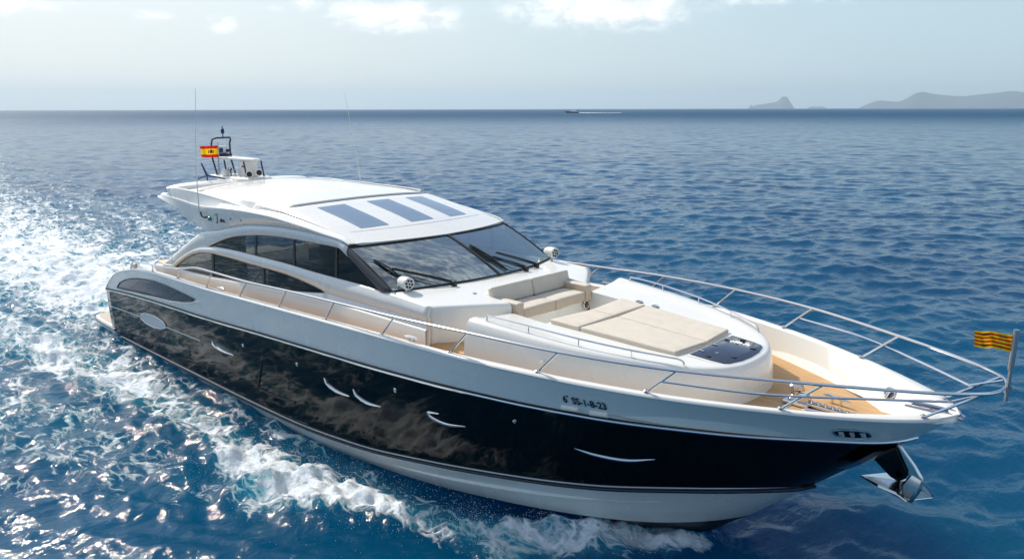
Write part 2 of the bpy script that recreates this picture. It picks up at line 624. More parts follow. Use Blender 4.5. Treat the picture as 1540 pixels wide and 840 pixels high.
# spray rails on the forward bottom
mb = MB()
pa = []
for k in range(41):
    x = 16.5 + (22.75 - 16.5) * k / 40
    t = .62 - .25 * k / 40
    y = float(C2['y'](x)) * (1 - t) + float(C3['y'](x)) * t
    z = float(C2['z'](x)) * (1 - t) + float(C3['z'](x)) * t
    pa.append((x, max(0.0, y - .03), z))
mb.tube(pa, [.005 + .05 * math.sin(math.pi * min(1, k / 30)) ** .5 if 0 < k < 40 else .005 for k in range(41)], 8)
mb.mirror()
mb.build('spray_rail', GEL, hull)

# gunwale cap and inner bulwark, deck
ZD = PT([(2.2, 1.9), (3.2, 2.3), (5.7, 2.42), (9, 2.60), (13, 2.80), (18, 2.98), (20, 2.93), (22.5, 2.80), (25.6, 2.78)])
FOOT = PT([(2.2, 2.75), (5, 2.88), (9, 2.95), (15, 2.97), (18, 2.93), (19.3, 2.85), (20.7, 2.66), (22.44, 2.16), (23.1, 1.86), (23.77, 1.49), (24.31, 1.12), (24.93, .58), (25.25, .28), (25.5, .02)])
cap = []
xs = [crv(C0, s)[0] for s in SS]
rws = [[] for _ in range(7)]
for s in SS:
    p = crv(C0, s); x = p[0]
    wid = .13 if x < 24.5 else .13 + (x - 24.5) * .12
    yi = max(0.0, p[1] - wid)
    xx = min(x, 25.55)
    fo = min(float(FOOT(xx)), max(0, p[1] - wid - .03)) if x < 25.5 else 0.0
    zf = float(ZD(xx))
    zi = p[2] + .035
    if x > 25.0:
        k = min(1, (x - 25.0) / .5)
        zf = zf * (1 - k) + (p[2] - .06) * k
    rws[0].append((x, p[1] + .0, p[2] - .02))
    rws[1].append((x, p[1] + .018 if p[1] > 0 else 0, p[2] + .0))
    rws[2].append((x, p[1] + .004 if p[1] > 0 else 0, p[2] + .03))
    rws[3].append((x, max(0, p[1] - .02), p[2] + .042))
    rws[4].append((x, yi + .012 if yi > 0 else 0, zi + .004))
    rws[5].append((x, yi * .985, zi - .02))
    rws[6].append((x, fo, zf - .01))
mb = MB().grid(rws).mirror()
bul = mb.build('bulwark', [GEL], yacht, auto=40)
fixn(bul)
# deck
mb = MB()
dr = []
for k in range(70):
    x = 2.3 + (25.5 - 2.3) * k / 69
    f_ = float(FOOT(x)) + .02; z = float(ZD(x))
    if x > 25.0:
        kk = min(1, (x - 25.0) / .5); z = z * (1 - kk) + 3.19 * kk - .03
    dr.append([(x, y_ * f_, z) for y_ in (-1, -.8, -.4, 0, .4, .8, 1)])
mb.grid(dr)
deck = fixn(mb.build('deck', [TEAK], yacht))

# swim platform
mb = MB()
ol = [(2.3, -2.86), (1.2, -2.84), (.45, -2.8), (.12, -2.7), (0, -2.45), (-.12, -1.2), (-.15, 0), (-.12, 1.2), (0, 2.45), (.12, 2.7), (.45, 2.8), (1.2, 2.84), (2.3, 2.86)]
mb.prism(ol, .26, .45, .04, 3)
plat = mb.build('swim_platform', GEL, yacht)
mb = MB().prism([(a * .97 + .05, b * .965) for a, b in ol], .452, .462)
mb.build('teak_planking', PLATM, plat)
mb = MB().tube([(a, b, .36) for a, b in ol], .035, 8)
mb.build('rubbing_strake', DARKG, plat)

# aft quarter windows, the vent, the chrome side line and the fairleads


def on_mid(x, z, off=.006):
    return (x, -(y_mid(x, z) + off), z)


def on_top(x, z, off=.006):
    return (x, -(y_top(x, z) + off), z)


def patch(outline, surf, name, m_, parent, off=.006, side=-1, n=8, th=.0):
    """a thin panel following the hull side: outline points (x, z)"""
    P = [np.array(p) for p in outline]
    c = sum(P) / len(P)
    rows_ = []
    for k in range(n + 1):
        t = k / n
        rr = []
        for p in P:
            q_ = c + (p - c) * t
            a = surf(q_[0], q_[1], off)
            rr.append((a[0], a[1] * (1 if side < 0 else -1), a[2]))
        rows_.append(rr)
    mb_ = MB().grid(rows_, close_u=True)
    return mb_.build(name, m_, parent)


eye = [(3.30, 1.98), (3.62, 2.18), (4.11, 2.34), (4.7, 2.48), (5.28, 2.57), (6.0, 2.65), (6.63, 2.69), (7.3, 2.70), (7.95, 2.68), (8.6, 2.65), (9.17, 2.62), (9.0, 2.55), (8.5, 2.46), (7.6, 2.35), (6.6, 2.27), (5.6, 2.18), (4.6, 2.10), (3.9, 2.03)]
for sd in (-1, 1):
    wdw = patch(eye, on_top, 'quarter_window', HATCHM, hull, .006, sd)
    pts = [on_top(x, z, .01) for x, z in eye]
    mb = MB().tube([(a, b * -sd, c) for a, b, c in pts], .022, 6, closed=True)
    mb.build('window_rim', RUB, wdw)
    low = [(9.55, 2.64), (9.2, 2.55), (8.6, 2.42), (7.7, 2.30), (6.6, 2.21), (5.6, 2.12), (4.6, 2.04), (3.8, 1.97), (3.2, 1.92)]
    pts = [on_top(q_[0], q_[1], .004) for q_ in spline([(a, b, 0) for a, b in low], 5)]
    mb = MB().tube([(a, b * -sd, c) for a, b, c in pts], [.008 + .03 * math.sin(math.pi * k / (len(pts) - 1)) for k in range(len(pts))], 8)
    mb.build('window_sill', GEL, wdw)
    bars = MB()
    for q in range(5):
        bars.tube([(x_, sd * (y_top(x_, 2.14 + .07 * q + .055 * (x_ - 4)) + .012), 2.14 + .07 * q + .055 * (x_ - 4)) for x_ in np.linspace(4.5 + .2 * q, 7.6 + .12 * q, 9)], .008, 5)
    bars.build('louvre', DARKG, wdw)
    ov = [(6.02 + .98 * math.cos(a), 1.42 + .05 * math.cos(a) + .185 * math.sin(a)) for a in np.linspace(0, 2 * math.pi, 33)[:-1]]
    vt = patch(ov, on_mid, 'hull_vent', VENT, hull, .012, sd)
    mb = MB().tube([(q_[0], sd * -q_[1], q_[2]) for q_ in [on_mid(x, z, .014) for x, z in ov]], .014, 6, closed=True)
    mb.build('vent_rim', STEEL, vt)
    for (xa, za, xb, zb) in ((2.1, 1.17, 5.05, 1.36), (7.0, 1.43, 9.2, 1.50)):
        mb = MB().tube([(q_[0], sd * -q_[1], q_[2]) for q_ in [on_mid(xa + (xb - xa) * t, za + (zb - za) * t, .002) for t in np.linspace(0, 1, 20)]], .014, 6)
        mb.build('steel_line', STEELM, hull)

# portholes: glossy panes with rim trim built only as the bright catch-light crescent along the lower edge
PH = [  # crescent control points (x, z) and the top line
    [(9.93, 1.66), (10.0, 1.56), (10.4, 1.50), (11.05, 1.52)],
    [(15.02, 1.92), (15.12, 1.80), (15.42, 1.72), (15.86, 1.72)],
    [(16.02, 1.92), (16.12, 1.80), (16.42, 1.73), (16.84, 1.75)],
    [(18.42, 2.02), (18.16, 1.98), (18.22, 1.88), (18.55, 1.83), (19.0, 1.90)],
    [(21.06, 1.97), (21.4, 1.905), (21.85, 1.89), (22.27, 1.985)],
]
for arcp in PH:
    sp = [(q_[0], q_[1]) for q_ in spline([(a, b, 0) for a, b in arcp], 8)]
    for sd in (-1, 1):
        x0, z0 = sp[0]; x1, z1 = sp[-1]
        top = []
        for k in range(1, 12):
            t = k / 12
            top.append((x1 + (x0 - x1) * t, z1 + (z0 - z1) * t + (.10 if len(arcp) == 4 else .05) * math.sin(math.pi * t)))
        pane = patch(sp + top, on_mid, 'porthole', PORTG, hull, .005, sd, n=3)
        mb = MB().tube([(a, sd * -b, c) for a, b, c in [on_mid(x, z, .012) for x, z in sp]], [.012 + .026 * math.sin(math.pi * (k_ + .5) / len(sp)) for k_ in range(len(sp))], 8)
        mb.build('porthole_trim', STEEL, pane)
# big dark side window seam amidships
for sd in (-1, 1):
    sp = spline([(12.40, 1.62, 0), (12.2, 1.2, 0), (12.10, .98, 0), (12.28, .92, 0), (12.9, .93, 0), (13.7, .99, 0)], 6)
    mb = MB().tube([(q_[0], sd * (y_mid(q_[0], q_[1]) + .003), q_[1]) for q_ in sp], .03, 6)
    mb.build('hull_door_seam', RUB, hull)
    for (x, z) in ((17.34, 2.23), (20.1, 2.30), (14.0, 1.98), (11.6, 1.9)):
        y = y_mid(x, z)
        mb = MB().lathe([(0, .04), (.02, .045), (.03, .03), (.03, 0.0)], (x, sd * (y - .005), z), (0, sd, 0), 12)
        mb.build('drain_outlet', STEEL, hull)

LX0, LX1, LZ0, LZ1 = 21.14, 21.83, 2.912, 2.905
VENTS = [(21.04, 21.38, 2.79), (21.50, 21.84, 2.785)]
FX, FZ = 24.93, 2.95
# registration lettering and two pale vents, bulged and warm-coloured to look sunlit, on the starboard and port bow
for sd in (-1, 1):
    cu = bpy.data.curves.new('letters', 'FONT')
    cu.body = '6  SS-1-8-23'
    cu.size = .175
    cu.space_character = 1.0
    cu.offset = .0055
    to = bpy.data.objects.new('letters', cu); COL.objects.link(to)
    bpy.context.view_layer.update()
    me = bpy.data.meshes.new_from_object(to.evaluated_get(bpy.context.evaluated_depsgraph_get()))
    bpy.data.objects.remove(to, do_unlink=True)
    bm = bmesh.new(); bm.from_mesh(me)
    bmesh.ops.subdivide_edges(bm, edges=[e for e in bm.edges if e.calc_length() > .05], cuts=1)
    wmax = max(v.co.x for v in bm.verts)
    V = []
    for v in bm.verts:
        u = v.co.x / wmax
        if sd > 0: u = 1 - u
        x = LX0 + (LX1 - LX0) * u
        z = LZ0 + (LZ1 - LZ0) * u + v.co.y * 1.0
        V.append((x, sd * (y_top(x, z) + .006), z))
    bm.verts.index_update()
    F = [[v.index for v in f_.verts] for f_ in bm.faces]
    # the small raised ordinal mark after the six
    bm.free()
    ux = .125 if sd < 0 else .875
    ring = []
    xo = LX0 + (LX1 - LX0) * ux; zo = LZ0 + .125
    tor = MB().tube([(xo + .011 * math.cos(a), sd * (y_top(xo, zo) + .006), zo + .013 * math.sin(a)) for a in np.linspace(0, 2 * math.pi, 13)[:-1]], .005, 5, closed=True)
    k = len(V)
    V += tor.v; F += [[a + k for a in f_] for f_ in tor.f]
    obj('registration_lettering', V, F, TEXTM, hull, smooth=False)
    for (xa, xb, z) in VENTS:
        o_ = []
        n_ = 6
        r_ = .038
        for k in range(n_ + 1):
            a = -90 + 180 * k / n_
            o_.append((xb - r_ + r_ * math.cos(R(a)), z + (xb - xa) * .04 + r_ * math.sin(R(a))))
        for k in range(n_ + 1):
            a = 90 + 180 * k / n_
            o_.append((xa + r_ + r_ * math.cos(R(a)), z + r_ * math.sin(R(a))))
        ga = on_top(xa + .03, z, -.004); gb = on_top(xb - .03, z + .012, -.004)
        MB().tube([(q_[0], sd * -q_[1], q_[2]) for q_ in (ga, tuple((np.array(ga) + gb) / 2), gb)], .042, 12).build('bow_vent', BEIGEL, hull)
    # bow fairlead: dark oval frame with bright rollers
    ov = []
    for k in range(24):
        a = 2 * math.pi * k / 24
        ov.append((FX + .20 * math.copysign(abs(math.cos(a)) ** .7, math.cos(a)), FZ + .085 * math.copysign(abs(math.sin(a)) ** .8, math.sin(a))))
    fl = patch(ov, on_top, 'hawse_pipe', BLK, hull, .012, sd, n=3)
    mb = MB().tube([(a, sd * -b, c) for a, b, c in [on_top(x, z, .016) for x, z in ov]], .014, 6, closed=True)
    mb.build('hawse_rim', STEEL, fl)
    for dx in (-.12, 0, .12):
        a = on_top(FX + dx, FZ - .035, .012); b = on_top(FX + dx, FZ + .035, .012)
        mb = MB().tube([(a[0], sd * -a[1], a[2]), (b[0], sd * -b[1], b[2])], .036 if dx else .03, 12)
        mb.build('roller', CHALK, fl)
# ------------------------------------------------------------------ superstructure
def y_side(x, z):
    return 2.44 - .07 * (z - 3.2)


UI_T = PT([(8.58, 3.82), (9.23, 4.04), (9.81, 4.21), (10.4, 4.33), (11.15, 4.43), (11.66, 4.48), (12.3, 4.52), (13.0, 4.54), (13.66, 4.55), (14.73, 4.56)])
UI_B = PT([(8.58, 3.82), (9.1, 3.88), (9.56, 3.90), (10.5, 3.92), (12.3, 3.92), (13.9, 3.885), (15.8, 3.87), (16.25, 3.84)])
LO_T = PT([(6.53, 3.005), (6.70, 3.10), (6.94, 3.22), (7.5, 3.46), (7.9, 3.58), (8.31, 3.66), (9.07, 3.71), (10, 3.715), (11, 3.70), (12.3, 3.69), (13.0, 3.66), (13.5, 3.615), (13.9, 3.57), (14.15, 3.53), (14.24, 3.505)])
LO_B = PT([(6.53, 3.0), (7.21, 3.01), (8.5, 3.03), (9.3, 3.07), (10.7, 3.14), (11.6, 3.22), (12.3, 3.28), (13, 3.34), (13.56, 3.40), (14.1, 3.475), (14.24, 3.50)])
AFT = PT([(5.75, 2.93), (6.19, 3.18), (7.19, 3.68), (7.86, 4.00), (8.29, 4.17), (8.58, 4.24)])
ARCH = PT([(8.58, 4.24), (9.2, 4.33), (9.94, 4.48), (10.84, 4.63), (11.67, 4.70), (12.5, 4.745), (13.2, 4.755), (13.9, 4.745), (14.7, 4.70), (15.04, 4.60)])


def strip(mb, xs_, zb, zt, yf, n=6, bulge=.0, mi=0):
    rr = []
    for k in range(n + 1):
        t = k / n
        row = []
        for x in xs_:
            z = float(zb(x)) * (1 - t) + float(zt(x)) * t
            row.append((x, -(yf(x, z) + bulge * math.sin(math.pi * t)), z))
        rr.append(row)
    mb.grid(rr, mi)
    return mb


cabin = None
side = MB()
FJ = (3.82 - float(LO_T(8.58))) / (4.24 - float(LO_T(8.58)))


def lo_aft(x):
    return min(3.0, float(AFT(x)) - .02)


def jn(lo):
    return lambda x: float(lo(x)) + (float(AFT(x)) - float(lo(x))) * FJ


X1 = list(np.linspace(5.78, 6.53, 8))
strip(side, X1, lambda x: 2.4, lo_aft, y_side, 3, 0)
strip(side, X1, lo_aft, jn(lo_aft), y_side, 8, .05)
strip(side, X1, jn(lo_aft), AFT, y_side, 6, .03)
X2 = list(np.linspace(6.53, 8.58, 24))
strip(side, X2, LO_T, jn(LO_T), y_side, 8, .05)
strip(side, X2, jn(LO_T), AFT, y_side, 6, .03)
X3 = list(np.linspace(8.58, 14.24, 50))
strip(side, X3, LO_T, UI_B, y_side, 8, .05)
strip(side, list(np.linspace(8.58, 15.04, 50)), lambda x: UI_T(x) if x < 14.73 else 4.56 - (x - 14.73) * .49, ARCH, y_side, 6, .03)
strip(side, list(np.linspace(6.53, 14.24, 50)), lambda x: float(ZD(x)) - .1, LO_B, y_side, 3, 0)
X5 = list(np.linspace(14.24, 16.25, 20))
strip(side, X5, lambda x: 3.505, UI_B, y_side, 8, .05)
X6 = list(np.linspace(14.24, 17.70, 26))
strip(side, X6, lambda x: float(ZD(x)) - .1, lambda x: 3.505, y_side, 3, 0)
strip(side, list(np.linspace(16.25, 17.70, 12)), lambda x: 3.505, lambda x: 3.84 + min(.02, (x - 16.25) * .1) - max(0, x - 16.53) * .055, y_side, 8, .05)
side.mirror()
cs = side.build('cabin_side', [GEL], yacht, auto=40)
fixn(cs)
solid(cs, .05, 0)

# coaming: the protruding lower panel along the side deck
co = PT([(5.6, 2.93), (7.03, 3.0), (8.75, 3.05), (9.64, 3.11), (10.8, 3.17), (12.4, 3.27), (14.0, 3.335), (15.5, 3.36), (17.6, 3.36)])
mb = MB()
xs_ = list(np.linspace(5.3, 17.66, 60))
rr = [[(x, -(2.52), float(ZD(x)) - .05) for x in xs_],
      [(x, -(2.515), float(co(x)) - .03) for x in xs_],
      [(x, -(2.50), float(co(x))) for x in xs_],
      [(x, -(2.42), float(co(x)) + .012) for x in xs_]]
mb.grid(rr); mb.mirror()
fixn(mb.build('coaming', [GELW], yacht, auto=60))

# side windows
def pane(x0, x1, zb, zt, name='side_window', n=26):
    for sd in (-1, 1):
        mb_ = MB()
        rr_ = []
        for k in range(7):
            t = k / 6
            rr_.append([(x, sd * (y_side(x, float(zb(x)) * (1 - t) + float(zt(x)) * t) - .022), float(zb(x)) * (1 - t) + float(zt(x)) * t) for x in np.linspace(x0, x1, n)])
        mb_.grid(rr_)
        mb_.build(name, [GLASS_S], yacht)


def uit(x):
    return float(UI_T(x)) + .01 if x < 14.73 else 4.57 - (x - 14.73) * .4737


UB = lambda x: float(UI_B(x)) - .01
for a, b in ((8.6, 11.12), (11.18, 12.86), (12.94, 14.55), (14.62, 16.24)):
    pane(a, b, UB, uit)
for a, b in ((6.55, 8.85), (8.9, 11.5), (11.56, 14.2)):
    pane(a, b, lambda x: float(LO_B(x)) - .01, lambda x: float(LO_T(x)) + .01)
for sd in (-1, 1):
    for x0, zl, zh, yl, yh, hw_ in [(q_, UB(q_), uit(q_), 3.9, 4.5, .045) for q_ in (11.15, 12.9, 14.585)] + [(q_, float(LO_B(q_)), float(LO_T(q_)), 3.2, 3.7, .04) for q_ in (8.875, 11.53)]:
        mb = MB().add([(x0 - hw_, sd * (y_side(x0, yl) - .015), zl), (x0 + hw_, sd * (y_side(x0, yl) - .015), zl), (x0 + hw_, sd * (y_side(x0, yh) - .015), zh), (x0 - hw_, sd * (y_side(x0, yh) - .015), zh)], [(0, 1, 2, 3)])
        solid(mb.build('window_mullion', [RUB], yacht, smooth=False), .02, 0)
# dark gaskets round the openings
def gasket(path, name='window_gasket', r=.018):
    for sd in (-1, 1):
        MB().tube([(x, sd * (y_side(x, z) - .004), z) for x, z in path], r, 6, closed=True).build(name, RUB, yacht)


xs_ = list(np.linspace(8.6, 16.2, 60))
gasket([(x, UB(x) + .01) for x in xs_] + [(x, uit(x) - .01) for x in xs_[::-1]])
xs_ = list(np.linspace(6.55, 14.22, 60))
gasket([(x, float(LO_B(x))) for x in xs_] + [(x, float(LO_T(x))) for x in xs_[::-1]])
# black pillar between side glass and windscreen
mb = MB()
pA = [(14.75, 4.585), (15.04, 4.60), (16.55, 3.90), (16.22, 3.84)]
prow = []
for t in np.linspace(0, 1, 14):
    a = np.array(pA[0]) * (1 - t) + np.array(pA[3]) * t
    b = np.array(pA[1]) * (1 - t) + np.array(pA[2]) * t
    prow.append([(a[0] + (b[0] - a[0]) * s_, -(y_side(0, a[1]) + .012 + .018 * math.sin(math.pi * s_) - .03 * s_ ** 3), a[1] + (b[1] - a[1]) * s_) for s_ in np.linspace(0, 1, 7)])
for sd in (-1, 1):
    solid(fixn(MB().grid([[(q_[0], -sd * q_[1], q_[2]) for q_ in r_] for r_ in prow]).build('windscreen_pillar', [DARKG], yacht)), .04, 0)

# windscreen
def ws(y, t):
    """t=0 lower edge, t=1 upper edge"""
    k = min(1.0, abs(y))
    lo = np.array((17.17 - .64 * k ** 1.9, 0, 3.955 - .055 * k ** 2))
    hi = np.array((15.54 - .50 * k ** 1.9, 0, 4.625 - .03 * k ** 2))
    hw = 2.385 * (1 - t) + 2.335 * t
    p = lo * (1 - t) + hi * t
    p[1] = y * hw
    p[2] += .035 * math.sin(math.pi * t)
    return tuple(p)


for y0, y1 in ((-.99, -.014), (.014, .99)):
    mb = MB().grid([[ws(y, t) for y in np.linspace(y0, y1, 24)] for t in np.linspace(.012, .99, 10)])
    mb.build('windscreen', [GLASS_F], yacht)
frame = MB()
frame.tube([ws(y, 0) for y in np.linspace(-1, 1, 50)], .022, 8)
frame.tube([ws(y, 1) for y in np.linspace(-1, 1, 50)], .022, 8)
frame.tube([ws(1, t) for t in np.linspace(0, 1, 12)], .02, 8)
frame.tube([ws(-1, t) for t in np.linspace(0, 1, 12)], .02, 8)
wf = frame.build('windscreen_frame', [RUB], yacht)
mb = MB().tube([ws(0, t) for t in np.linspace(0, 1, 12)], .034, 8)
mb.build('centre_mullion', RUB, wf)

# cabin foredeck block around the windscreen, with the sofa recess
def blk_top(x, y):
    k = min(1, abs(y) / 2.45)
    return 3.93 - .05 * k * k - max(0, x - 16.6 - .6 * (1 - k * k)) * .085


ol = [(15.9, -2.38), (16.6, -2.385), (17.1, -2.42), (17.60, -2.43), (17.74, -2.36), (18.12, -1.86), (18.5, -1.33), (18.62, -1.17), (18.68, -.9), (18.72, 0)]
ol = ol + [(a, -b) for a, b in ol[::-1][1:]]
def wblk(x, y, z):
    k_ = min(1, max(0, (z - 2.75) / (3.83 - 2.75)))
    return z + k_ * (blk_top(x, y) - 3.83)


mb = MB().prism(ol, 2.75, 3.83, .07, 4, warp=wblk, cx=np.arange(16.2, 18.7, .22), cy=np.arange(-2.2, 2.3, .4))
blk = mb.build('foredeck_block', [GEL, GELW], yacht, auto=30)
cut(blk, MB().prism([(17.93, -1.17), (19.2, -1.17), (19.2, 1.17), (17.93, 1.17)], 3.45, 4.4))
# the cabin is hollow behind the windscreen: dash shelf below the glass
cut(blk, MB().prism([(15.0, -2.2), (16.5, -2.2), (16.9, -1.2), (17.03, 0), (16.9, 1.2), (16.5, 2.2), (15.0, 2.2)], 3.62, 4.6))

# sofa joinery: rail round the recess and front panel
mb = MB()
mb.box((17.97, 0, 3.62), (.08, 2.36, .44), bev=.03)
mb.build('sofa_surround', [GEL], yacht)
# warm grey front panel of the seat base with round speaker and a socket
spk = [(18.80, 1.00, 3.33), (18.80, -1.0, 3.33)]


def seat_cushion(x0, x1, y0, y1, z0, z1, name, label, cat, group, m_=CUSH, bev=.035, mt=None, ztilt=0.0):
    ol_ = [(x0, y0), (x1, y0), (x1, y1), (x0, y1)]
    cxm, cym = (x0 + x1) / 2, (y0 + y1) / 2

    def wp(x, y, z):
        k_ = max(0, (z - z0) / (z1 - z0))
        u_ = 1 - ((x - cxm) / ((x1 - x0) / 2)) ** 2; v_ = 1 - ((y - cym) / ((y1 - y0) / 2)) ** 2
        return z + k_ * (.014 * max(0, u_) * max(0, v_)) + ztilt * (x - x0) * k_
    mb_ = MB().prism(ol_, z0, z1, bev, 4, warp=wp, cx=np.linspace(x0, x1, 7)[1:-1], cy=np.linspace(y0, y1, 7)[1:-1])
    mats_ = [m_] if mt is None else [m_, mt]
    o = mb_.build(name, mats_, None, auto=60)
    if mt is not None:
        zlim = (z1 - z0) * .5 - bev - .004
        for p_ in o.data.polygons:
            if abs(p_.normal.z) < .5:
                p_.material_index = 1
    tag(o, label, cat, group)
    zt_ = z1 - bev * .35
    r_ = [(x0 + .004, y0 + .004), (x1 - .004, y0 + .004), (x1 - .004, y1 - .004), (x0 + .004, y1 - .004)]
    MB().tube([(a, b, zt_ - bev * .6) for a, b in r_], .006, 5, closed=True).build('piping', [PIPE], o)
    return o


SG = 'cushions of the foredeck sofa'
for sd, w_ in ((-1, 'starboard end'), (1, 'port end')):
    y0, y1 = (-.955, -.006) if sd < 0 else (.006, .955)
    seat_cushion(18.13, 18.745, y0, y1, 3.47, 3.665, 'seat_cushion', 'flat beige seat cushion with tan front, foredeck sofa, ' + w_ + (' nearer the camera' if sd < 0 else ' farther from the camera'), 'cushion', SG, mt=CUSHT)
    # arm cushion
    ya, yb = (-1.15, -.965) if sd < 0 else (.965, 1.15)
    seat_cushion(18.14, 18.76, ya, yb, 3.47, 3.80, 'arm_cushion', 'small square beige arm cushion, foredeck sofa, ' + w_ + (' nearer the camera' if sd < 0 else ' farther from the camera'), 'cushion', SG, mt=CUSHT, bev=.03)
    # back cushion, leaning aft
    y0, y1 = (-1.18, -.006) if sd < 0 else (.006, 1.18)
    mb = MB()
    rot = Euler((0, R(-14), 0))
    mb.box((18.12 - .055, (y0 + y1) / 2, 3.83), (.135, y1 - y0, .36), rot, bev=.045)
    o = mb.build('back_cushion', [CUSH], None, auto=60)
    tag(o, 'upright beige back cushion, foredeck sofa, ' + w_ + (' nearer the camera' if sd < 0 else ' farther from the camera'), 'cushion', SG)

# black socket and round grille on the front of the block
mb = MB().box((18.665, 1.215, 3.60), (.03, .075, .10), Euler((0, 0, R(18))), bev=.006)
mb.build('socket_panel', [RUB], blk)


def speaker_face(c, ax, r, parent):
    mb_ = MB().lathe([(0, r), (.012, r * 1.02), (.02, r * .93), (.008, r * .88), (.004, 0)], c, ax, 24)
    o_ = mb_.build('speaker_ring', [GEL], parent)
    A = Vector(ax).normalized(); u_ = A.orthogonal().normalized(); v_ = A.cross(u_)
    g_ = MB()
    for k_ in range(6):
        a_ = k_ * math.pi / 3
        cc_ = Vector(c) + A * .012 + (u_ * math.cos(a_) + v_ * math.sin(a_)) * r * .56
        g_.lathe([(0, r * .25), (.006, r * .25), (.008, 0)], cc_, ax, 10)
    g_.lathe([(0, r * .22), (.01, r * .22), (.014, 0)], Vector(c) + A * .012, ax, 12)
    g_.build('speaker_grille', [RUB], parent)
    return o_


for (c, ax) in (((18.715, 1.02, 3.38), (1, 0, 0)), ((18.715, -1.02, 3.38), (1, 0, 0))):
    speaker_face(c, ax, .095, blk)
for sd in (-1, 1):
    mb = MB().lathe([(0, .05), (.012, .05), (.016, .0)], (16.9, sd * 2.425, 3.55), (0, sd, 0), 14)
    mb.build('deck_filler', [STEELM], blk)
mb = MB().lathe([(0, .04), (.012, .04), (.016, .0)], (17.72, -1.28, blk_top(17.72, 1.28)), (0, 0, 1), 14)
mb.build('deck_light', [STEELM], blk)

# ---------------------------------------------------------------- bow trunk with sun pad
TR = [(18.68, 2.38), (19.1, 2.34), (19.5, 2.30), (20.3, 2.20), (21.1, 2.02), (21.8, 1.74), (22.3, 1.47), (22.65, 1.18), (22.88, .86), (23.02, .5), (23.06, .2), (23.07, 0)]
TRs = [(q_[0], q_[1]) for q_ in spline([(a, b, 0) for a, b in TR], 5)]
ZR = PT([(18.6, 3.75), (19.5, 3.70), (20.3, 3.645), (21.1, 3.585), (21.8, 3.53), (22.4, 3.475), (23.1, 3.39)])
ZP = PT([(18.6, 3.62), (19.5, 3.57), (20.5, 3.52), (21.5, 3.47), (22.2, 3.44), (23.1, 3.375)])
full = [(a, -b) for a, b in TRs] + [(a, b) for a, b in TRs[::-1][1:]]
mb = MB()
rws = []
CXT = 21.6
for (f_, lev) in [(1.055, 0), (1.05, .1), (1.035, .5), (1.015, .80), (1.0, .93), (.98, .985), (.955, 1.0), (.92, 1.0), (.86, 1.01), (.72, 1.02), (.50, 1.03), (.3, 1.03), (.02, 1.03)]:
    row = []
    for (a, b) in full:
        c_ = (min(a, CXT), 0)
        if a > CXT:
            c_ = (CXT, 0)
        x = c_[0] + (a - c_[0]) * f_; y = b * f_
        if a < 18.7: x = a
        zr = float(ZR(x)); zd = float(ZD(x)) - .03; zp = float(ZP(x))
        if lev <= 1.0:
            z = zd + (zr - zd) * lev
        else:
            t = (lev - 1.0) / .03
            z = zr + (zp - zr) * t
        row.append((x, y, z))
    rws.append(row)
mb.grid(rws)
n_ = len(full); nr = len(rws)
# close: aft face and the spine, bottom
mb.f.append(tuple([r_ * n_ for r_ in range(nr)] + [r_ * n_ + n_ - 1 for r_ in range(nr - 1, -1, -1)])); mb.i.append(0)
mb.f.append(tuple(range(n_))[::-1]); mb.i.append(0)
mb.f.append(tuple((nr - 1) * n_ + k for k in range(n_))); mb.i.append(0)
trunk = mb.build('sunpad_trunk', [GEL], yacht, auto=40)
cut(trunk, MB().prism([(18.3, -1.2), (19.50, -1.2), (19.50, 1.2), (18.3, 1.2)], 3.02, 4.4))
# level well the pads lie in
PADS = [  # outline (x, y), label
    ([(19.54, -1.12), (20.17, -1.06), (20.17, -.012), (19.64, -.012)], 'small aft pad of the foredeck sunbed, starboard side nearer the camera'),
    ([(19.54, 1.12), (20.17, 1.06), (20.17, .012), (19.64, .012)], 'small aft pad of the foredeck sunbed beside the cup holders'),
    ([(20.20, -1.06), (22.06, -.90), (22.14, -.012), (20.26, -.012)], 'large forward pad of the foredeck sunbed, starboard side nearer the camera'),
    ([(20.20, 1.06), (22.06, .90), (22.14, .012), (20.26, .012)], 'farther of the two large forward pads of the foredeck sunbed'),
]
for ol_, lb in PADS:
    if ol_[0][1] > 0: ol_ = ol_[::-1]
    mb = MB().prism(ol_, 0, .12, .03, 4, warp=lambda x, y, z: float(ZP(x)) - .038 + z * 1.0 + .012 * (z > .1) * math.sin(x * 3.1 + y) * .3, cx=np.arange(19.7, 22.1, .3), cy=(-.8, -.5, -.25, .25, .5, .8))
    o = mb.build('sunbed_pad', [CUSH], None, auto=60)
    pl_ = []
    for q_ in range(4):
        a_, b_ = np.array(ol_[q_]), np.array(ol_[(q_ + 1) % 4])
        for t_ in np.linspace(0, 1, 9)[:-1]:
            c_ = a_ * (1 - t_) + b_ * t_
            pl_.append((c_[0], c_[1], float(ZP(c_[0])) - .038 + .088))
    MB().tube(pl_, .007, 5, closed=True).build('piping', [PIPE], o)
    tag(o, 'beige ' + lb, 'cushion', 'pads of the foredeck sunbed')
for (x, y) in ((19.85, 1.30), (20.25, 1.27)):
    mb = MB().lathe([(0, .075), (.012, .075), (.012, .055), (-.0, .05), (-.0, 0)], (x, y, float(ZP(x)) + .03), (0, 0, 1), 18)
    mb.build('cup_holder', [VENT], trunk)
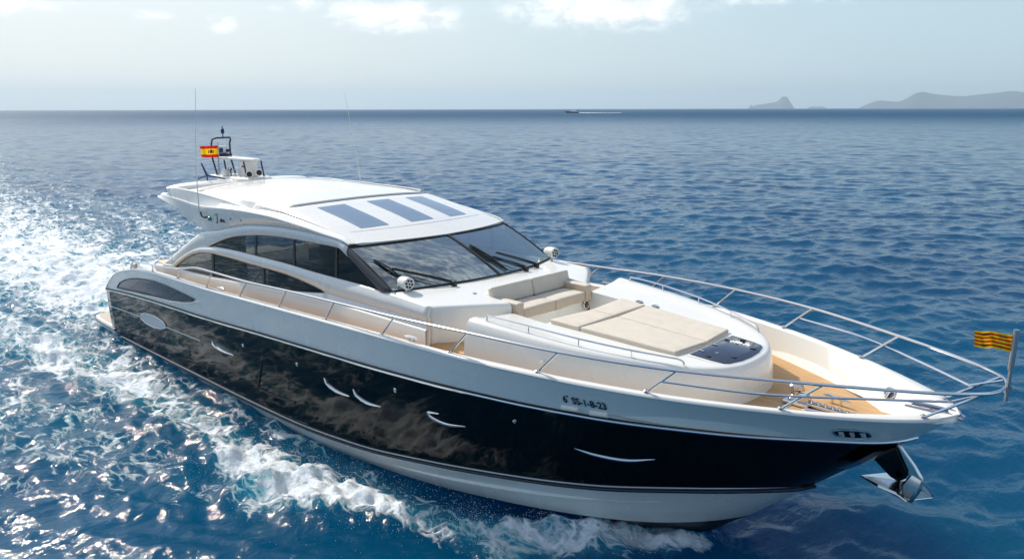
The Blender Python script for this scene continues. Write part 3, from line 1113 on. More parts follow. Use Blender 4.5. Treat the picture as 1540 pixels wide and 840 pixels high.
# hatch
hol = [(22.22, -.72), (22.60, -.70), (22.80, -.66), (22.86, -.58), (22.93, -.3), (22.95, 0)]
hol = hol + [(a, -b) for a, b in hol[::-1][1:]]
hsm = hol
trimh = MB().prism([(CX_ + (a - CX_) * 1.07, b * 1.07) for CX_ in (22.56,) for a, b in hsm], 0, .02, .006, 2, warp=lambda x, y, z: float(ZP(x)) + .012 + z - .03 * max(0, x - 22.8), cx=(22.4, 22.6, 22.8))
tr_ = trimh.build('hatch_frame', [GEL], trunk)
hm = MB().prism(hsm, 0, .022, .008, 2, warp=lambda x, y, z: float(ZP(x)) + .024 + z - .03 * max(0, x - 22.8), cx=(22.4, 22.6, 22.8))
hat = hm.build('deck_hatch', [HATCHM], trunk)
for y in (-.45, 0, .45):
    mb = MB().box((22.27, y, float(ZP(22.27)) + .055), (.11, .035, .02), bev=.008)
    mb.build('hatch_hinge', [STEEL], hat)
for (x, y) in ((22.48, -.6), (22.48, .62), (22.78, -.3), (22.8, .35)):
    mb = MB().box((x, y, float(ZP(x)) + .052), (.10, .05, .015), bev=.006)
    mb.build('hatch_latch', [RUB], hat)
for (x, y) in ((22.5, -.33), (22.5, .36)):
    mb = MB().box((x, y, float(ZP(x)) + .05), (.05, .04, .012), bev=.004)
    mb.build('hatch_knob', [STEEL], hat)
# long low handrails on the trunk
for sd in (-1, 1):
    gp = [(18.98, 2.20, 3.72), (19.0, 2.20, 3.79), (19.08, 2.195, 3.825), (19.8, 2.12, 3.80), (20.8, 1.94, 3.73), (21.6, 1.68, 3.655), (22.2, 1.40, 3.59), (22.36, 1.32, 3.57), (22.43, 1.28, 3.53), (22.45, 1.27, 3.46)]
    P = [(a, sd * b, c) for a, b, c in [tuple(q_) for q_ in spline(gp, 5)]]
    gr = MB().tube(P, .016, 8).build('handrail', [STEEL], trunk)
    for x, y in ((19.9, 2.10), (20.85, 1.925), (21.7, 1.64)):
        MB().tube([(x, sd * y, float(ZR(x)) - .02), (x, sd * y, float(ZR(x)) + .11)], .011, 6).build('rail_post', [STEEL], gr)
    MB().lathe([(0, .05), (.012, .05), (.016, .0)], (20.4, sd * 2.315, 3.3), (0, sd, .1), 12).build('courtesy_light', [GELW], trunk)
# teak step bits between block and trunk
for y in (-2.1, 2.1):
    MB().box((18.2, y, 3.03), (.9, .7, .12), bev=.01).build('side_step', [TEAK], yacht)
# ---------------------------------------------------------------- hardtop roof
R_ZS = PT([(5.6, 5.02), (6.3, 5.12), (8, 5.19), (9.3, 5.21), (10.2, 5.20), (11, 5.20), (12.2, 5.16), (13, 5.05), (13.5, 4.97), (14, 4.88), (14.5, 4.78), (15.04, 4.665)])
R_CR = PT([(5.6, .12), (7, .18), (8, .22), (9.5, .22), (11, .17), (12.2, .11), (13, .09), (14, .06), (15.04, 0)])
R_BW = PT([(5.6, 0), (9, .1), (12, .42), (13.5, .48), (15.04, .5)])
R_RG = PT([(5.57, 5.00), (6.31, 4.985), (7.16, 4.965), (8.16, 4.925), (8.6, 4.92), (9.1, 4.94), (10, 4.98), (11, 5.0), (12, 4.99), (12.9, 4.93), (13.5, 4.88), (14.2, 4.80), (14.8, 4.73), (15.04, 4.66)])
R_RY = PT([(5.57, 2.28), (6.5, 2.33), (8.16, 2.44), (9.5, 2.5), (12, 2.5), (13.5, 2.46), (14.5, 2.40), (15.04, 2.35)])
R_CT = PT([(5.9, 5.06), (6.27, 5.24), (6.6, 5.27), (7.46, 5.285), (8.25, 5.265), (9.23, 5.21), (9.93, 5.165), (10.59, 5.09), (10.9, 5.04), (11.4, 5.06), (12.2, 5.05), (12.9, 4.99), (13.5, 4.925), (14.2, 4.835), (14.8, 4.75), (15.04, 4.67)])
R_BT = PT([(5.57, 4.93), (5.98, 4.84), (6.5, 4.75), (6.8, 4.72), (7.07, 4.54), (7.8, 4.40), (8.55, 4.25), (9.2, 4.33), (9.94, 4.48), (10.84, 4.63), (11.67, 4.70), (12.5, 4.745), (13.2, 4.75), (13.9, 4.735), (14.7, 4.69), (15.04, 4.63)])


def roofz(x, y):
    y = abs(y); xs_ = x
    for _ in range(8):
        xs_ = x - float(R_BW(xs_)) * (1 - min(1, (y / 2.34)) ** 2)
    t = min(1, y / 2.2)
    return float(R_ZS(xs_) + R_CR(xs_) * (1 - t ** 2))


NXR = 90
XR = [5.57 + (15.04 - 5.57) * k / NXR for k in range(NXR + 1)]
rr = []
for xs_ in XR:
    bw = float(R_BW(xs_)); zs = float(R_ZS(xs_)); cr_ = float(R_CR(xs_))
    fr = min(1, max(0, (15.04 - xs_) / .35)) ** .5
    sec = []
    zb = float(R_BT(xs_)); zr = float(R_RG(xs_)); ry = float(R_RY(xs_)); zc = float(R_CT(xs_))
    ceil_ = min(4.9, zs - .16 - .0) * fr + (zs - .04) * (1 - fr)
    ceil_ = max(ceil_, zb + .0) if xs_ < 7 else ceil_
    for y in (0, 1.2, 2.1):
        sec.append((y, max(ceil_, zb) if xs_ < 8.5 else ceil_))
    sec.append((2.27, zb + .03 if xs_ > 7 else zb + .01))
    sec.append((2.33, zb))
    sec.append((2.36, zb + .02))
    for t in (.3, .6, .85):
        sec.append((2.36 + (ry - 2.36) * math.sin(t * math.pi / 2), zb + .02 + (zr - .0 - zb - .02) * t))
    sec.append((ry, zr - .012)); sec.append((ry - .005, zr + .006)); sec.append((ry - .03, zr + .012))
    # concave strip up to the crest
    ctop = zc
    yc = 2.36 if xs_ < 10.9 else 2.38 - min(.06, (xs_ - 10.9) * .06)
    k_ = min(1, max(0, (11.3 - xs_) / .6))
    ycr = min(ry - .045, yc)
    sec.append((ycr - .0 - .03 * (1 - k_), zr + .012 + (ctop - zr - .012) * .5))
    sec.append((ycr - .02, ctop - .02)); sec.append((ycr - .05, ctop))
    sec.append((ycr - .09, ctop - .012 * k_))
    sec.append((2.25, min(ctop - .03, zs - .03) if k_ > .5 else (ctop + zs) / 2 - .0))
    sec.append((2.18, zs - .005 + .0)); sec.append((2.08, zs + cr_ * (1 - (2.08 / 2.2) ** 2) + .006))
    for y in (1.9, 1.6, 1.2, .8, .4, 0):
        sec.append((y, zs + cr_ * (1 - (y / 2.2) ** 2)))
    row = []
    for (y, z) in sec:
        xo = bw * (1 - min(1, y / 2.34) ** 2)
        row.append((xs_ + xo, -y, z))
    rr.append(row)
# rounded nose
last = rr[-1]
mb = MB().grid(rr)
nose = [(p[0] + .012, p[1], p[2]) for p in last]
mb.mirror()
n_ = len(rr[0])
k0 = len(rr) // 1 * n_
half = len(mb.v) // 2
a0 = [(len(rr) - 1) * n_ + k for k in range(n_)]
mb.f.append(tuple(a0 + [half + k for k in a0[::-1]])); mb.i.append(0)
a1 = list(range(n_))
mb.f.append(tuple(a1 + [half + k for k in a1[::-1]])); mb.i.append(0)
roof = fixn(mb.build('hardtop_roof', [GEL], yacht, auto=32))

cut(roof, MB().prism([(13.1, -1.50), (14.3, -1.50), (14.3, -1.06), (13.1, -1.06)], 4.3, 5.6).prism([(13.2, -.26), (14.4, -.26), (14.4, .21), (13.2, .21)], 4.3, 5.6).prism([(13.1, .98), (14.3, .98), (14.3, 1.42), (13.1, 1.42)], 4.3, 5.6))
# sliding panel aft of the skylights: raised slab with a dark seam along its front edge
def band(xc, y0, y1, w0, w1, h, n=40, dz=0.0):
    """strip across the roof whose centre line follows the bowed station xc"""
    rows_ = []
    for off, hh in ((w0, -.02), (w0, h), (w1, h), (w1, -.02)):
        row = []
        for y in np.linspace(y0, y1, n):
            x = xc + float(R_BW(xc)) * (1 - min(1, abs(y) / 2.34) ** 2) + off
            row.append((x, y, roofz(x, y) + hh + dz))
        rows_.append(row)
    return rows_


pan = []
for k in range(30):
    xc = 7.72 + (12.18 - 7.72) * k / 29
    e = 0 if k in (0, 29) else 1
    row = []
    for y in np.linspace(-2.06, 2.06, 33):
        x = xc + float(R_BW(xc)) * (1 - min(1, abs(y) / 2.34) ** 2)
        ee = e if abs(y) < 2.05 else 0
        row.append((x, y, roofz(x, y) + (.035 if ee else -.01)))
    pan.append(row)
pan.insert(1, [(p[0] + .03, p[1], p[2] if abs(p[1]) > 2.05 else p[2] + .04) for p in pan[0]])
pan.insert(-1, [(p[0] - .03, p[1], p[2] if abs(p[1]) > 2.05 else p[2] + .045) for p in pan[-1]])
panel = fixn(MB().grid(pan).build('sliding_roof_panel', [GEL], yacht, auto=50))
mb = MB().grid(band(12.2, -2.07, 2.07, 0, .05, .008))
mb.build('panel_seam', [SEAM], panel)
prt = []
for off, hh in ((0, .0), (0, .05), (.06, .06), (.1, .05), (.1, 0)):
    prt.append([(x, 2.08 + off, roofz(x, 2.08) + hh + .01) for x in np.linspace(8.2, 12.1, 30)])
g_ = MB().grid(prt)
fixn(g_.build('roof_track', [GEL], panel))
prt = []
for off, hh in ((-.05, .044), (0, .044)):
    prt.append([(x, 2.075 + off, roofz(x, 2.07) + hh) for x in np.linspace(8.3, 12.0, 30)])
MB().grid(prt).build('track_seam', [WOODI], panel)
MB().grid(band(7.62, -2.05, 2.05, -.12, .09, .012)).build('rear_seam', [WOODI], panel)
lip = []
for y in np.linspace(-2.3, 2.3, 41):
    e_ = max(.02, 1 - (abs(y) / 2.301) ** 6) ** .5
    xc_ = 6.30 - .22 * (abs(y) / 2.3) ** 2
    zc_ = 5.20 + .045 * (1 - (y / 2.3) ** 2)
    lip.append([(xc_ + .42 * e_ * math.cos(a), y, zc_ + .125 * e_ * math.sin(a)) for a in np.linspace(0, math.pi * 2, 17)[:-1]])
fixn(MB().grid(lip, close_u=True).build('roof_spoiler', [GEL], roof))
# crease at the front of the roof
mb = MB().grid(band(14.38, -1.95, 2.0, 0, .018, .002))
mb.build('roof_crease', [VENT], roof)
# skylights
for (y0, y1) in ((-1.62, -.95), (-.36, .31), (.88, 1.53)):
    rows_ = []
    for k in range(14):
        row = []
        for y in np.linspace(y0, y1, 8):
            b_ = .42 * (1 - (abs(y) / 2.34) ** 2)
            x = 12.57 + b_ + (14.22 - 12.57) * k / 13 + (.06 * (k / 13))
            row.append((x, y, roofz(x, y) + .006))
        rows_.append(row)
    sk = MB().grid(rows_).build('skylight', [SKYG], roof)
# two little mounting pads, nav light, script logo and dots on the roof side
for sd in (-1, 1):
    def rs(x, z, o=.0):
        zb = float(R_BT(x)); zr = float(R_RG(x)); ry = float(R_RY(x))
        t = min(1, max(0, (z - zb - .02) / (zr - zb - .02)))
        return (x, sd * (2.36 + (ry - 2.36) * math.sin(t * math.pi / 2) + o), z)
    nl = MB().lathe([(0, .05), (.05, .06), (.07, .05), (.085, 0)], rs(9.05, 4.64, -.01), (0, sd, 0), 16)
    nl.build('navigation_light', [TEAL if sd < 0 else REDF], roof)
    ab = MB().tube([rs(8.85, 4.66, -.01), rs(8.85, 4.66, .07), rs(8.72, 4.68, .08), rs(8.70, 4.8, .08)], .022, 8)
    ab.build('antenna_bracket', [DARKG], roof)
    lg = MB()
    st1 = [(9.30, 4.57), (9.34, 4.55), (9.40, 4.60), (9.47, 4.74), (9.52, 4.80), (9.42, 4.79), (9.34, 4.75)]
    st2 = [(9.55, 4.60), (9.60, 4.68), (9.61, 4.60), (9.67, 4.69), (9.69, 4.60), (9.76, 4.68), (9.77, 4.60)]
    for st_ in (st1, st2):
        lg.tube([rs(q_[0], q_[1], .004) for q_ in spline([(a if sd < 0 else 18.9 - a, b, 0) for a, b in st_], 5)], .010, 5)
    lg.build('script_logo', [DARKG], roof)
    for x in (10.15, 10.62):
        MB().lathe([(0, .022), (.012, .02), (.014, 0)], rs(x, 4.74, 0), (0, sd, 0), 8).build('stud', [DARKG], roof)
    # whip antennas
    if sd < 0:
        ant = [(8.70, -2.58, 4.8), (8.74, -2.58, 5.9), (8.94, -2.5, 7.93)]
    else:
        ant = [(9.14, 2.25, 5.16), (8.97, 2.25, 6.05), (8.50, 2.25, 7.90)]
    MB().tube(ant, [.017, .011, .005], 6).build('whip_antenna', [GELW], roof)
# three-armed wind sensor
mb = MB()
tb = Vector((6.05, -1.05, 5.50))
mb.tube([tb + Vector((0, 0, -.35)), tb], .02, 6)
mb.tube([tb, tb + Vector((-.10, -.1, .36))], [.035, .02], 6)
mb.tube([tb, tb + Vector((.42, .35, -.10))], [.03, .02], 6)
mb.tube([tb, tb + Vector((-.42, -.12, -.14))], [.03, .02], 6)
mb.build('wind_sensor', [NAVY], yacht)

# mast plinth, radar arch, tower
mb = MB()
mb.prism([(5.15, -.35), (6.9, -.55), (7.35, -.35), (7.45, 0), (7.35, .35), (6.9, .55), (5.15, .35)], 5.12, 5.44, .07, 4)
mast = mb.build('radar_mast', [GELW], yacht)
mb = MB()
mb.tube([(5.18, -.3, 5.35), (4.92, -.3, 5.9), (4.92, -.3, 6.36), (5.0, -.3, 6.50), (5.12, -.22, 6.55), (5.12, .22, 6.55), (5.0, .3, 6.50), (4.92, .3, 6.36), (4.92, .3, 5.9), (5.18, .3, 5.35)], .028, 8)
mb.tube([(4.93, -.3, 5.98), (4.93, .3, 5.98)], .02, 6)
mb.build('hoop_frame', [DARKG], mast)
MB().box((4.98, 0, 6.18), (.2, .40, .24), bev=.07).build('camera_dome', [GEL], mast)
MB().box((4.98, 0, 6.02), (.3, .5, .07), bev=.01).build('camera_base', [NAVY], mast)
MB().box((5.09, -.13, 6.17), (.06, .2, .13), bev=.01).box((5.1, .14, 6.15), (.05, .12, .08), bev=.01).build('camera_lens', [NAVY], mast)
mb = MB().tube([(5.12, 0, 6.55), (5.12, 0, 6.9)], .018, 6)
mb.lathe([(0, .05), (.05, .055), (.14, .05), (.16, 0)], (5.12, 0, 6.68), (0, 0, 1), 10)
mb.build('anchor_light', [NAVY], mast)
# open-array radar and pedestal
mb = MB()
mb.prism([(5.05, -.3), (5.9, -.24), (7.1, -.13), (7.25, 0), (7.1, .13), (5.9, .24), (5.05, .3)], 5.92, 5.985, .03, 3)
mb.build('radar_scanner', [GEL], mast)
mb = MB()
mb.prism([(6.3, -.16), (6.92, -.15), (6.98, 0), (6.92, .15), (6.3, .16), (6.2, 0)], 5.42, 5.92, .07, 4)
mb.build('radar_pedestal', [GELW], mast)
MB().box((6.6, -.163, 5.74), (.22, .012, .04), bev=.002).build('maker_plate', [DARKG], mast)
mb = MB()
for (x, y) in ((5.72, -.3), (6.9, -.28), (5.72, .3), (6.9, .28)):
    mb.tube([(x - .05, y, 5.90), (x + .08, y, 5.42)], .026, 6)
mb.build('pedestal_strut', [DARKG], mast)
MB().lathe([(0, .10), (.05, .12), (.12, .12), (.17, .08), (.19, 0)], (5.75, -.32, 5.44), (0, 0, 1), 18).build('satellite_puck', [GEL], mast)
MB().lathe([(0, .07), (.12, .07), (.2, .05), (.22, 0)], (5.65, .22, 5.44), (0, 0, 1), 16).build('satellite_puck', [GEL], mast)
MB().tube([(6.05, -.3, 5.44), (6.05, -.3, 5.62), (6.12, -.32, 5.66)], .022, 6).lathe([(0, .05), (.10, .05)], (6.05, -.34, 5.66), (1, -.2, 0), 10).build('floodlight', [DARKG], mast)
MB().tube([(6.7, -.34, 5.44), (6.72, -.36, 5.7)], .014, 5).tube([(5.45, .3, 5.4), (5.45, .32, 5.95)], .014, 5).build('mast_rod', [STEELM], mast)
MB().tube([(5.12, -.3, 5.62), (5.6, -.28, 5.60), (6.15, -.2, 5.62)], .018, 6).tube([(5.12, .3, 5.62), (6.15, .2, 5.62)], .018, 6).build('mast_brace', [STEELM], mast)
for (x, y, z) in ((7.12, -.26, 5.55), (7.34, -.06, 5.60)):
    h_ = MB().lathe([(-.2, 0), (-.19, .05), (-.05, .06), (.08, .095), (.12, .10), (.12, .08)], (x, y, z), (.8, -.5, 0), 16).build('horn', [GEL], mast)
    MB().lathe([(.10, .08), (.105, .0)], (x, y, z), (.8, -.5, 0), 16).build('horn_mouth', [RUB], h_)
mb = MB().tube([(5.30, -.32, 5.35), (5.42, -.32, 6.42)], .02, 6)
mb.build('ensign_staff', [STEELM], mast)
mb = MB().prism([(4.2, -.12), (5.3, -.25), (5.3, .25), (4.2, .12)], 5.30, 5.37, .03, 3)
mb.build('staff_bracket', [GELW], mast)

# ---------------------------------------------------------------- interior seen through the glass
mb = MB().box((11.2, 0, 2.93), (10.0, 4.6, .04))
mb.build('cabin_sole', [WOODI], yacht)
mb = MB()
mb.prism([(15.3, -2.2), (16.5, -2.2), (16.85, -1.2), (17.0, 0), (16.85, 1.2), (16.5, 2.2), (15.3, 2.2), (15.2, .3), (15.2, -.2), (15.35, -.4), (15.35, -1.9)], 3.3, 3.74, .05, 3)
dash = mb.build('dashboard', [DEEP], yacht)
mb = MB().box((15.45, -.95, 3.86), (.5, 1.5, .26), Euler((0, R(-18), 0)), bev=.05)
mb.build('instrument_binnacle', [DARKG], dash)
sw = MB().tube([(15.12 + .04 * math.cos(a), -.85 + .2 * math.sin(a), 3.82 + .2 * math.cos(a)) for a in np.linspace(0, 2 * math.pi, 25)[:-1]], .018, 6, closed=True)
for a in (0, 2.1, 4.2):
    sw.tube([(15.16, -.85, 3.82), (15.12, -.85 + .2 * math.sin(a), 3.82 + .2 * math.cos(a))], .012, 5)
sw.build('steering_wheel', [RUB], dash)
for y in (-.85, -.1, .9):
    hs = MB().box((14.2, y, 3.42), (.55, .6, .16), bev=.05).box((13.95, y, 3.78), (.16, .58, .7), Euler((0, R(-8), 0)), bev=.06).box((14.2, y, 3.12), (.25, .3, .4), bev=.02)
    hs.build('helm_seat', [CREAM if y > 0 else DEEP], yacht)
mb = MB().box((10.6, 1.75, 3.25), (2.8, .75, .45), bev=.06).box((10.6, 2.12, 3.55), (2.8, .2, .6), bev=.06).box((9.3, 1.2, 3.25), (.7, 1.6, .45), bev=.06)
mb.build('saloon_sofa', [CREAM], yacht)
mb = MB().box((11.0, -.2, 3.4), (1.2, .8, .05), bev=.01).box((11.0, -.2, 3.15), (.15, .15, .45))
mb.build('saloon_table', [WOODI], yacht)
mb = MB().box((12.2, -1.9, 3.35), (1.8, .55, .85), bev=.02)
mb.build('galley_unit', [WOODI], yacht)
mb = MB().box((8.35, 0, 3.7), (.05, 4.4, 1.75))
cut(mb.build('aft_bulkhead', [CREAM], yacht), MB().prism([(8, -1.2), (8.8, -1.2), (8.8, 1.2), (8, 1.2)], 2.96, 4.5))

# cockpit aft: sun bed and seat seen beyond the quarter
mb = MB().prism([(3.95, -1.95), (5.3, -2.15), (5.3, 2.15), (3.95, 1.95)], 2.1, 2.70, .08, 3)
ck = mb.build('cockpit_seat', [GELW], yacht)
MB().prism([(3.98, -1.93), (5.2, -2.1), (5.2, 2.1), (3.98, 1.93)], 2.702, 2.78, .04, 3).build('cockpit_cushion', [CUSHT], ck)
# ---------------------------------------------------------------- guard rails
TOPR = [(4.75, 3.03, 2.78), (4.95, 3.04, 2.98), (5.25, 3.05, 3.07), (6.54, 3.08, 3.16), (8.29, 3.10, 3.31), (9.3, 3.10, 3.47), (10.23, 3.10, 3.50), (12.0, 3.10, 3.52), (13.75, 3.10, 3.59), (15.57, 3.10, 3.65), (17.49, 3.09, 3.70), (19.35, 3.02, 3.76), (21.17, 2.83, 3.78), (22.96, 2.36, 3.79), (24.71, 1.54, 3.80), (25.8, .92, 3.80), (26.30, .52, 3.80), (26.46, .28, 3.80), (26.52, 0, 3.80)]
ts = [tuple(q_) for q_ in spline(TOPR, 6)]
gr = MB().tube([(a, -b, c) for a, b, c in ts] + [(a, b, c) for a, b, c in ts[::-1][1:]], .023, 10).build('guard_rail', [STEEL], yacht)
ST = [((6.33, 2.91), (6.54, 3.16)), ((8.05, 2.97), (8.29, 3.31)), ((9.80, 2.99), (10.23, 3.50)), ((11.54, 3.05), (12.0, 3.52)), ((13.33, 3.11), (13.75, 3.59)), ((15.17, 3.17), (15.57, 3.65)), ((17.02, 3.23), (17.49, 3.70)), ((18.86, 3.27), (19.35, 3.76)), ((20.72, 3.32), (21.17, 3.78)), ((22.45, 3.31), (22.96, 3.79)), ((24.16, 3.29), (24.71, 3.80)), ((25.70, 3.28), (26.36, 3.79))]
def rail_y(x):
    for k in range(len(ts) - 1):
        if ts[k][0] <= x <= ts[k + 1][0]:
            t = (x - ts[k][0]) / max(1e-6, ts[k + 1][0] - ts[k][0])
            return ts[k][1] * (1 - t) + ts[k + 1][1] * t
    return 0
for sd in (-1, 1):
    for (xb, zb), (xt, zt) in ST:
        yb = float(C0['y'](xb)) - .07
        yt = rail_y(xt)
        s_ = MB().tube([(xb, sd * yb, zb + .02), (xt, sd * yt, zt)], .019, 8)
        s_.lathe([(0, .045), (.012, .045), (.03, .02)], (xb, sd * yb, zb + .03), (0, 0, 1), 12)
        s_.build('stanchion', [STEEL], gr)
    mid = [(22.72, 2.36, 3.57), (24.0, 1.88, 3.58), (25.2, 1.06, 3.59), (26.0, .44, 3.59)]
    MB().tube([(a, sd * b, c) for a, b, c in [tuple(q_) for q_ in spline(mid, 8)]], .018, 8).build('mid_rail', [STEEL], gr)
    # pulpit brace
    MB().tube([(26.0, sd * .42, 3.59), (26.42, sd * .33, 3.79)], .017, 8).build('pulpit_brace', [STEEL], gr)

# jack staff at the pulpit
stf = MB().tube([(26.53, 0, 3.62), (26.535, 0, 4.05)], .026, 8)
stf.tube([(26.535, 0, 4.05), (26.54, 0, 4.60)], .036, 10)
stf.lathe([(0, .05), (.08, .05)], (26.53, 0, 3.74), (0, 0, 1), 10)
js = stf.build('jack_staff', [STEELM], gr)


def cleat(c, ax, L, parent, up_=Vector((0, 0, 1)), name='cleat', s=1.0):
    c = Vector(c); a = Vector(ax).normalized()
    mb_ = MB()
    mb_.tube([c - a * L / 2 + up_ * .075 * s, c - a * L * .3 + up_ * .085 * s, c + a * L * .3 + up_ * .085 * s, c + a * L / 2 + up_ * .075 * s], [.010, .022 * s, .022 * s, .010], 8)
    mb_.tube([c - a * L * .16, c - a * L * .16 + up_ * .08 * s], .018 * s, 8)
    mb_.tube([c + a * L * .16, c + a * L * .16 + up_ * .08 * s], .018 * s, 8)
    return mb_.build(name, [STEEL], parent)


for sd in (-1, 1):
    cleat((10.5, sd * 3.03, 3.04), (1, 0, 0), .36, bul)
    cleat((17.85, sd * 3.0, 3.29), (1, 0, 0), .40, bul)
    cleat((4.6, sd * 2.93, 2.80), (1, 0, .3), .36, bul)
    # stern fairlead and nav gear
    MB().box((4.05, sd * 2.92, 2.66), (.25, .1, .08), bev=.02).box((4.75, sd * 2.9, 2.86), (.12, .1, .14), bev=.02).build('stern_fairlead', [STEELM], bul)
    # oval fairlead on the inner bulwark at the bow
    def wall_y(x, z):
        wd_ = .13 + max(0, x - 24.5) * .12
        yt_ = (float(C0['y'](x)) - wd_) * .985; yf_ = min(float(FOOT(x)), float(C0['y'](x)) - wd_ - .03)
        t_ = (float(C0['z'](x)) + .015 - z) / (float(C0['z'](x)) + .015 - float(ZD(x)) + .01)
        return yt_ * (1 - t_) + yf_ * t_
    fx_ = (wall_y(24.93, 3.05) - wall_y(24.83, 3.05)) / .1
    fz_ = (wall_y(24.88, 3.10) - wall_y(24.88, 3.0)) / .1
    A = Vector((fx_, -sd, fz_)).normalized()
    c = Vector((24.88, sd * wall_y(24.88, 3.05), 3.05)) + A * .02
    u_ = A.cross(Vector((0, 0, 1))).normalized(); v_ = A.cross(u_)
    fr_ = MB().tube([c + u_ * .12 * math.cos(a) + v_ * .085 * math.sin(a) for a in np.linspace(0, 2 * math.pi, 25)[:-1]], .018, 8, closed=True)
    fo_ = fr_.build('inner_fairlead', [STEEL], bul)
    MB().grid([[c + (u_ * .115 * math.cos(a) + v_ * .08 * math.sin(a)) * s_ for a in np.linspace(0, 2 * math.pi, 25)[:-1]] for s_ in (1, .01)], close_u=True).build('fairlead_hole', [NAVY], fo_)
    MB().tube([c - v_ * .085 + A * .02, c + v_ * .085 + A * .02], .028, 8).build('fairlead_roller', [STEEL], fo_)
# pale pad next to the port fairlead, anchor channel in the stem head
mb = MB()
for y in (-.10, .10):
    mb.tube([(25.35, y, 3.27), (25.9, y * .9, 3.285), (26.08, y * .7, 3.24)], .022, 6)
mb.build('bow_channel', [STEEL], bul)
mb = MB().box((25.72, 0, 3.262), (.62, .17, .02))
mb.build('channel_slot', [DARKG], bul)
# rounded stem head
mb = MB()
mb.prism([(25.35, -.68), (25.6, -.58), (25.85, -.40), (26.0, -.22), (26.05, 0), (26.0, .22), (25.85, .40), (25.6, .58), (25.35, .68), (25.3, 0)], 3.215, 3.262, .04, 4)
mb.build('stem_head', [GEL], bul)

# windlass, chain and foredeck cleats
wl = empty('windlass', (23.75, .1, 2.79), parent=yacht)
zk = 2.795
MB().box((23.74, .1, zk + .03), (.42, .30, .06), bev=.02).build('windlass_base', [STEEL], wl)
MB().lathe([(0, .11), (.05, .12), (.09, .075), (.15, .075), (.19, .12), (.25, .12), (.27, .10), (.28, 0)], (23.68, .12, zk + .05), (0, 0, 1), 20).build('windlass_drum', [STEEL], wl)
MB().box((23.84, .08, zk + .13), (.2, .16, .16), bev=.05).build('windlass_motor', [STEEL], wl)
ch = MB()
for k in range(16):
    t = k / 15
    c = Vector((23.9 + .85 * t, .08 - .06 * t, zk + .09 + .0 * t))
    d_ = Vector((1, -.07, 0)).normalized()
    sv = Vector((0, 0, 1)) if k % 2 else d_.cross(Vector((0, 0, 1)))
    ch.tube([c + d_ * .045 * math.cos(a) + sv * .024 * math.sin(a) for a in np.linspace(0, 2 * math.pi, 9)[:-1]], .009, 5, closed=True)
ch.build('anchor_chain', [STEELM], wl)
MB().box((24.35, .05, zk + .05), (.9, .13, .05), Euler((0, 0, R(-4))), bev=.015).build('chain_channel', [STEEL], wl)
for y in (-.32, .48):
    cleat((24.2, y, zk), (1, -.15 * (1 if y > 0 else -1), 0), .46, yacht, name='foredeck_cleat', s=1.3)
cleat((23.85, -.45, zk), (1, .2, 0), .3, yacht, name='foredeck_cleat', s=1.0)

# bullet speakers on the foredeck block


def bullet(c, sd):
    sp_ = empty('deck_speaker', (c[0], c[1], c[2] - .22), parent=yacht)
    ax = Vector((.93, sd * .0 - .10, -.05)).normalized()
    prof = [(-.27, 0), (-.265, .04), (-.24, .075), (-.18, .105), (-.10, .122), (.03, .13), (.075, .128), (.085, .12), (.09, .10)]
    MB().lathe(prof, c, ax, 28).build('speaker_shell', [GEL], sp_)
    MB().lathe([(.078, .104), (.092, .02), (.092, 0)], c, ax, 24).build('speaker_grille', [GEL], sp_)
    A = ax; u_ = A.orthogonal().normalized(); v_ = A.cross(u_)
    g_ = MB()
    for k_ in range(6):
        a_ = k_ * math.pi / 3
        cc_ = Vector(c) + A * .083 + (u_ * math.cos(a_) + v_ * math.sin(a_)) * .068
        g_.lathe([(0, .026), (.010, .026), (.012, 0)], cc_, ax, 10)
    g_.lathe([(0, .022), (.018, .022), (.02, 0)], Vector(c) + A * .083, ax, 12)
    g_.build('grille_holes', [RUB], sp_)
    f_ = MB().tube([Vector(c) + Vector((-.02, 0, -.12)), Vector(c) + Vector((-.02, 0, -.21))], .026, 10)
    f_.lathe([(0, .055), (.02, .05), (.03, .02)], Vector(c) + Vector((-.02, 0, -.235)), (0, 0, 1), 14)
    f_.build('speaker_foot', [STEELM], sp_)


bullet((16.72, -2.17, 4.06), -1)
bullet((16.78, 2.19, 4.085), 1)


def ontw(y, t, off=.05):
    p_ = Vector(ws(y, t)); return p_ + Vector((.30, 0, .62)).normalized() * off


# wipers: pivot, arm pair, blade
def wiper(yp, tip_y, tip_t, bl):
    w_ = empty('wiper', (17.18, yp, 3.9), parent=yacht)
    piv = Vector(ws(yp / 2.385, 0)) + Vector((.12, 0, -.01))
    piv.z = blk_top(piv.x, piv.y) + .05
    MB().box(piv, (.10, .09, .11), bev=.015).build('wiper_motor_cap', [RUB], w_)
    tip = ontw(tip_y, tip_t, .09)
    a_ = MB().tube([piv + Vector((0, .02, .03)), piv * .55 + tip * .45 + Vector((.02, 0, .03)), tip], [.024, .018, .013], 6)
    a_.tube([piv + Vector((-.06, -.02, .02)), piv * .55 + tip * .45 + Vector((-.05, 0, .0)), tip + Vector((-.03, 0, -.02))], [.013, .012, .010], 6)
    a_.build('wiper_arm', [RUB], w_)
    b0 = ontw(bl[0][0], bl[0][1], .04); b1 = ontw(bl[1][0], bl[1][1], .04)
    MB().tube([b0, b0 * .5 + b1 * .5 + Vector((0.02, 0, .03)), b1], [.012, .018, .012], 6).tube([b0 - Vector((0, 0, .02)), b1 - Vector((0, 0, .02))], .014, 6).build('wiper_blade', [RUB], w_)


wiper(-1.26, -.885, .36, ((-.93, .62), (-.86, .20)))
wiper(1.26, .20, .36, ((.07, .62), (.115, .03)))
wiper(.78, .10, .30, ((.055, .66), (.10, .10)))

# ---------------------------------------------------------------- anchor in the bow roller
an = empty('anchor', (25.45, 0, 2.2), 'polished steel anchor hanging from the bow roller under the stem, above the water', 'anchor')
mb = MB()
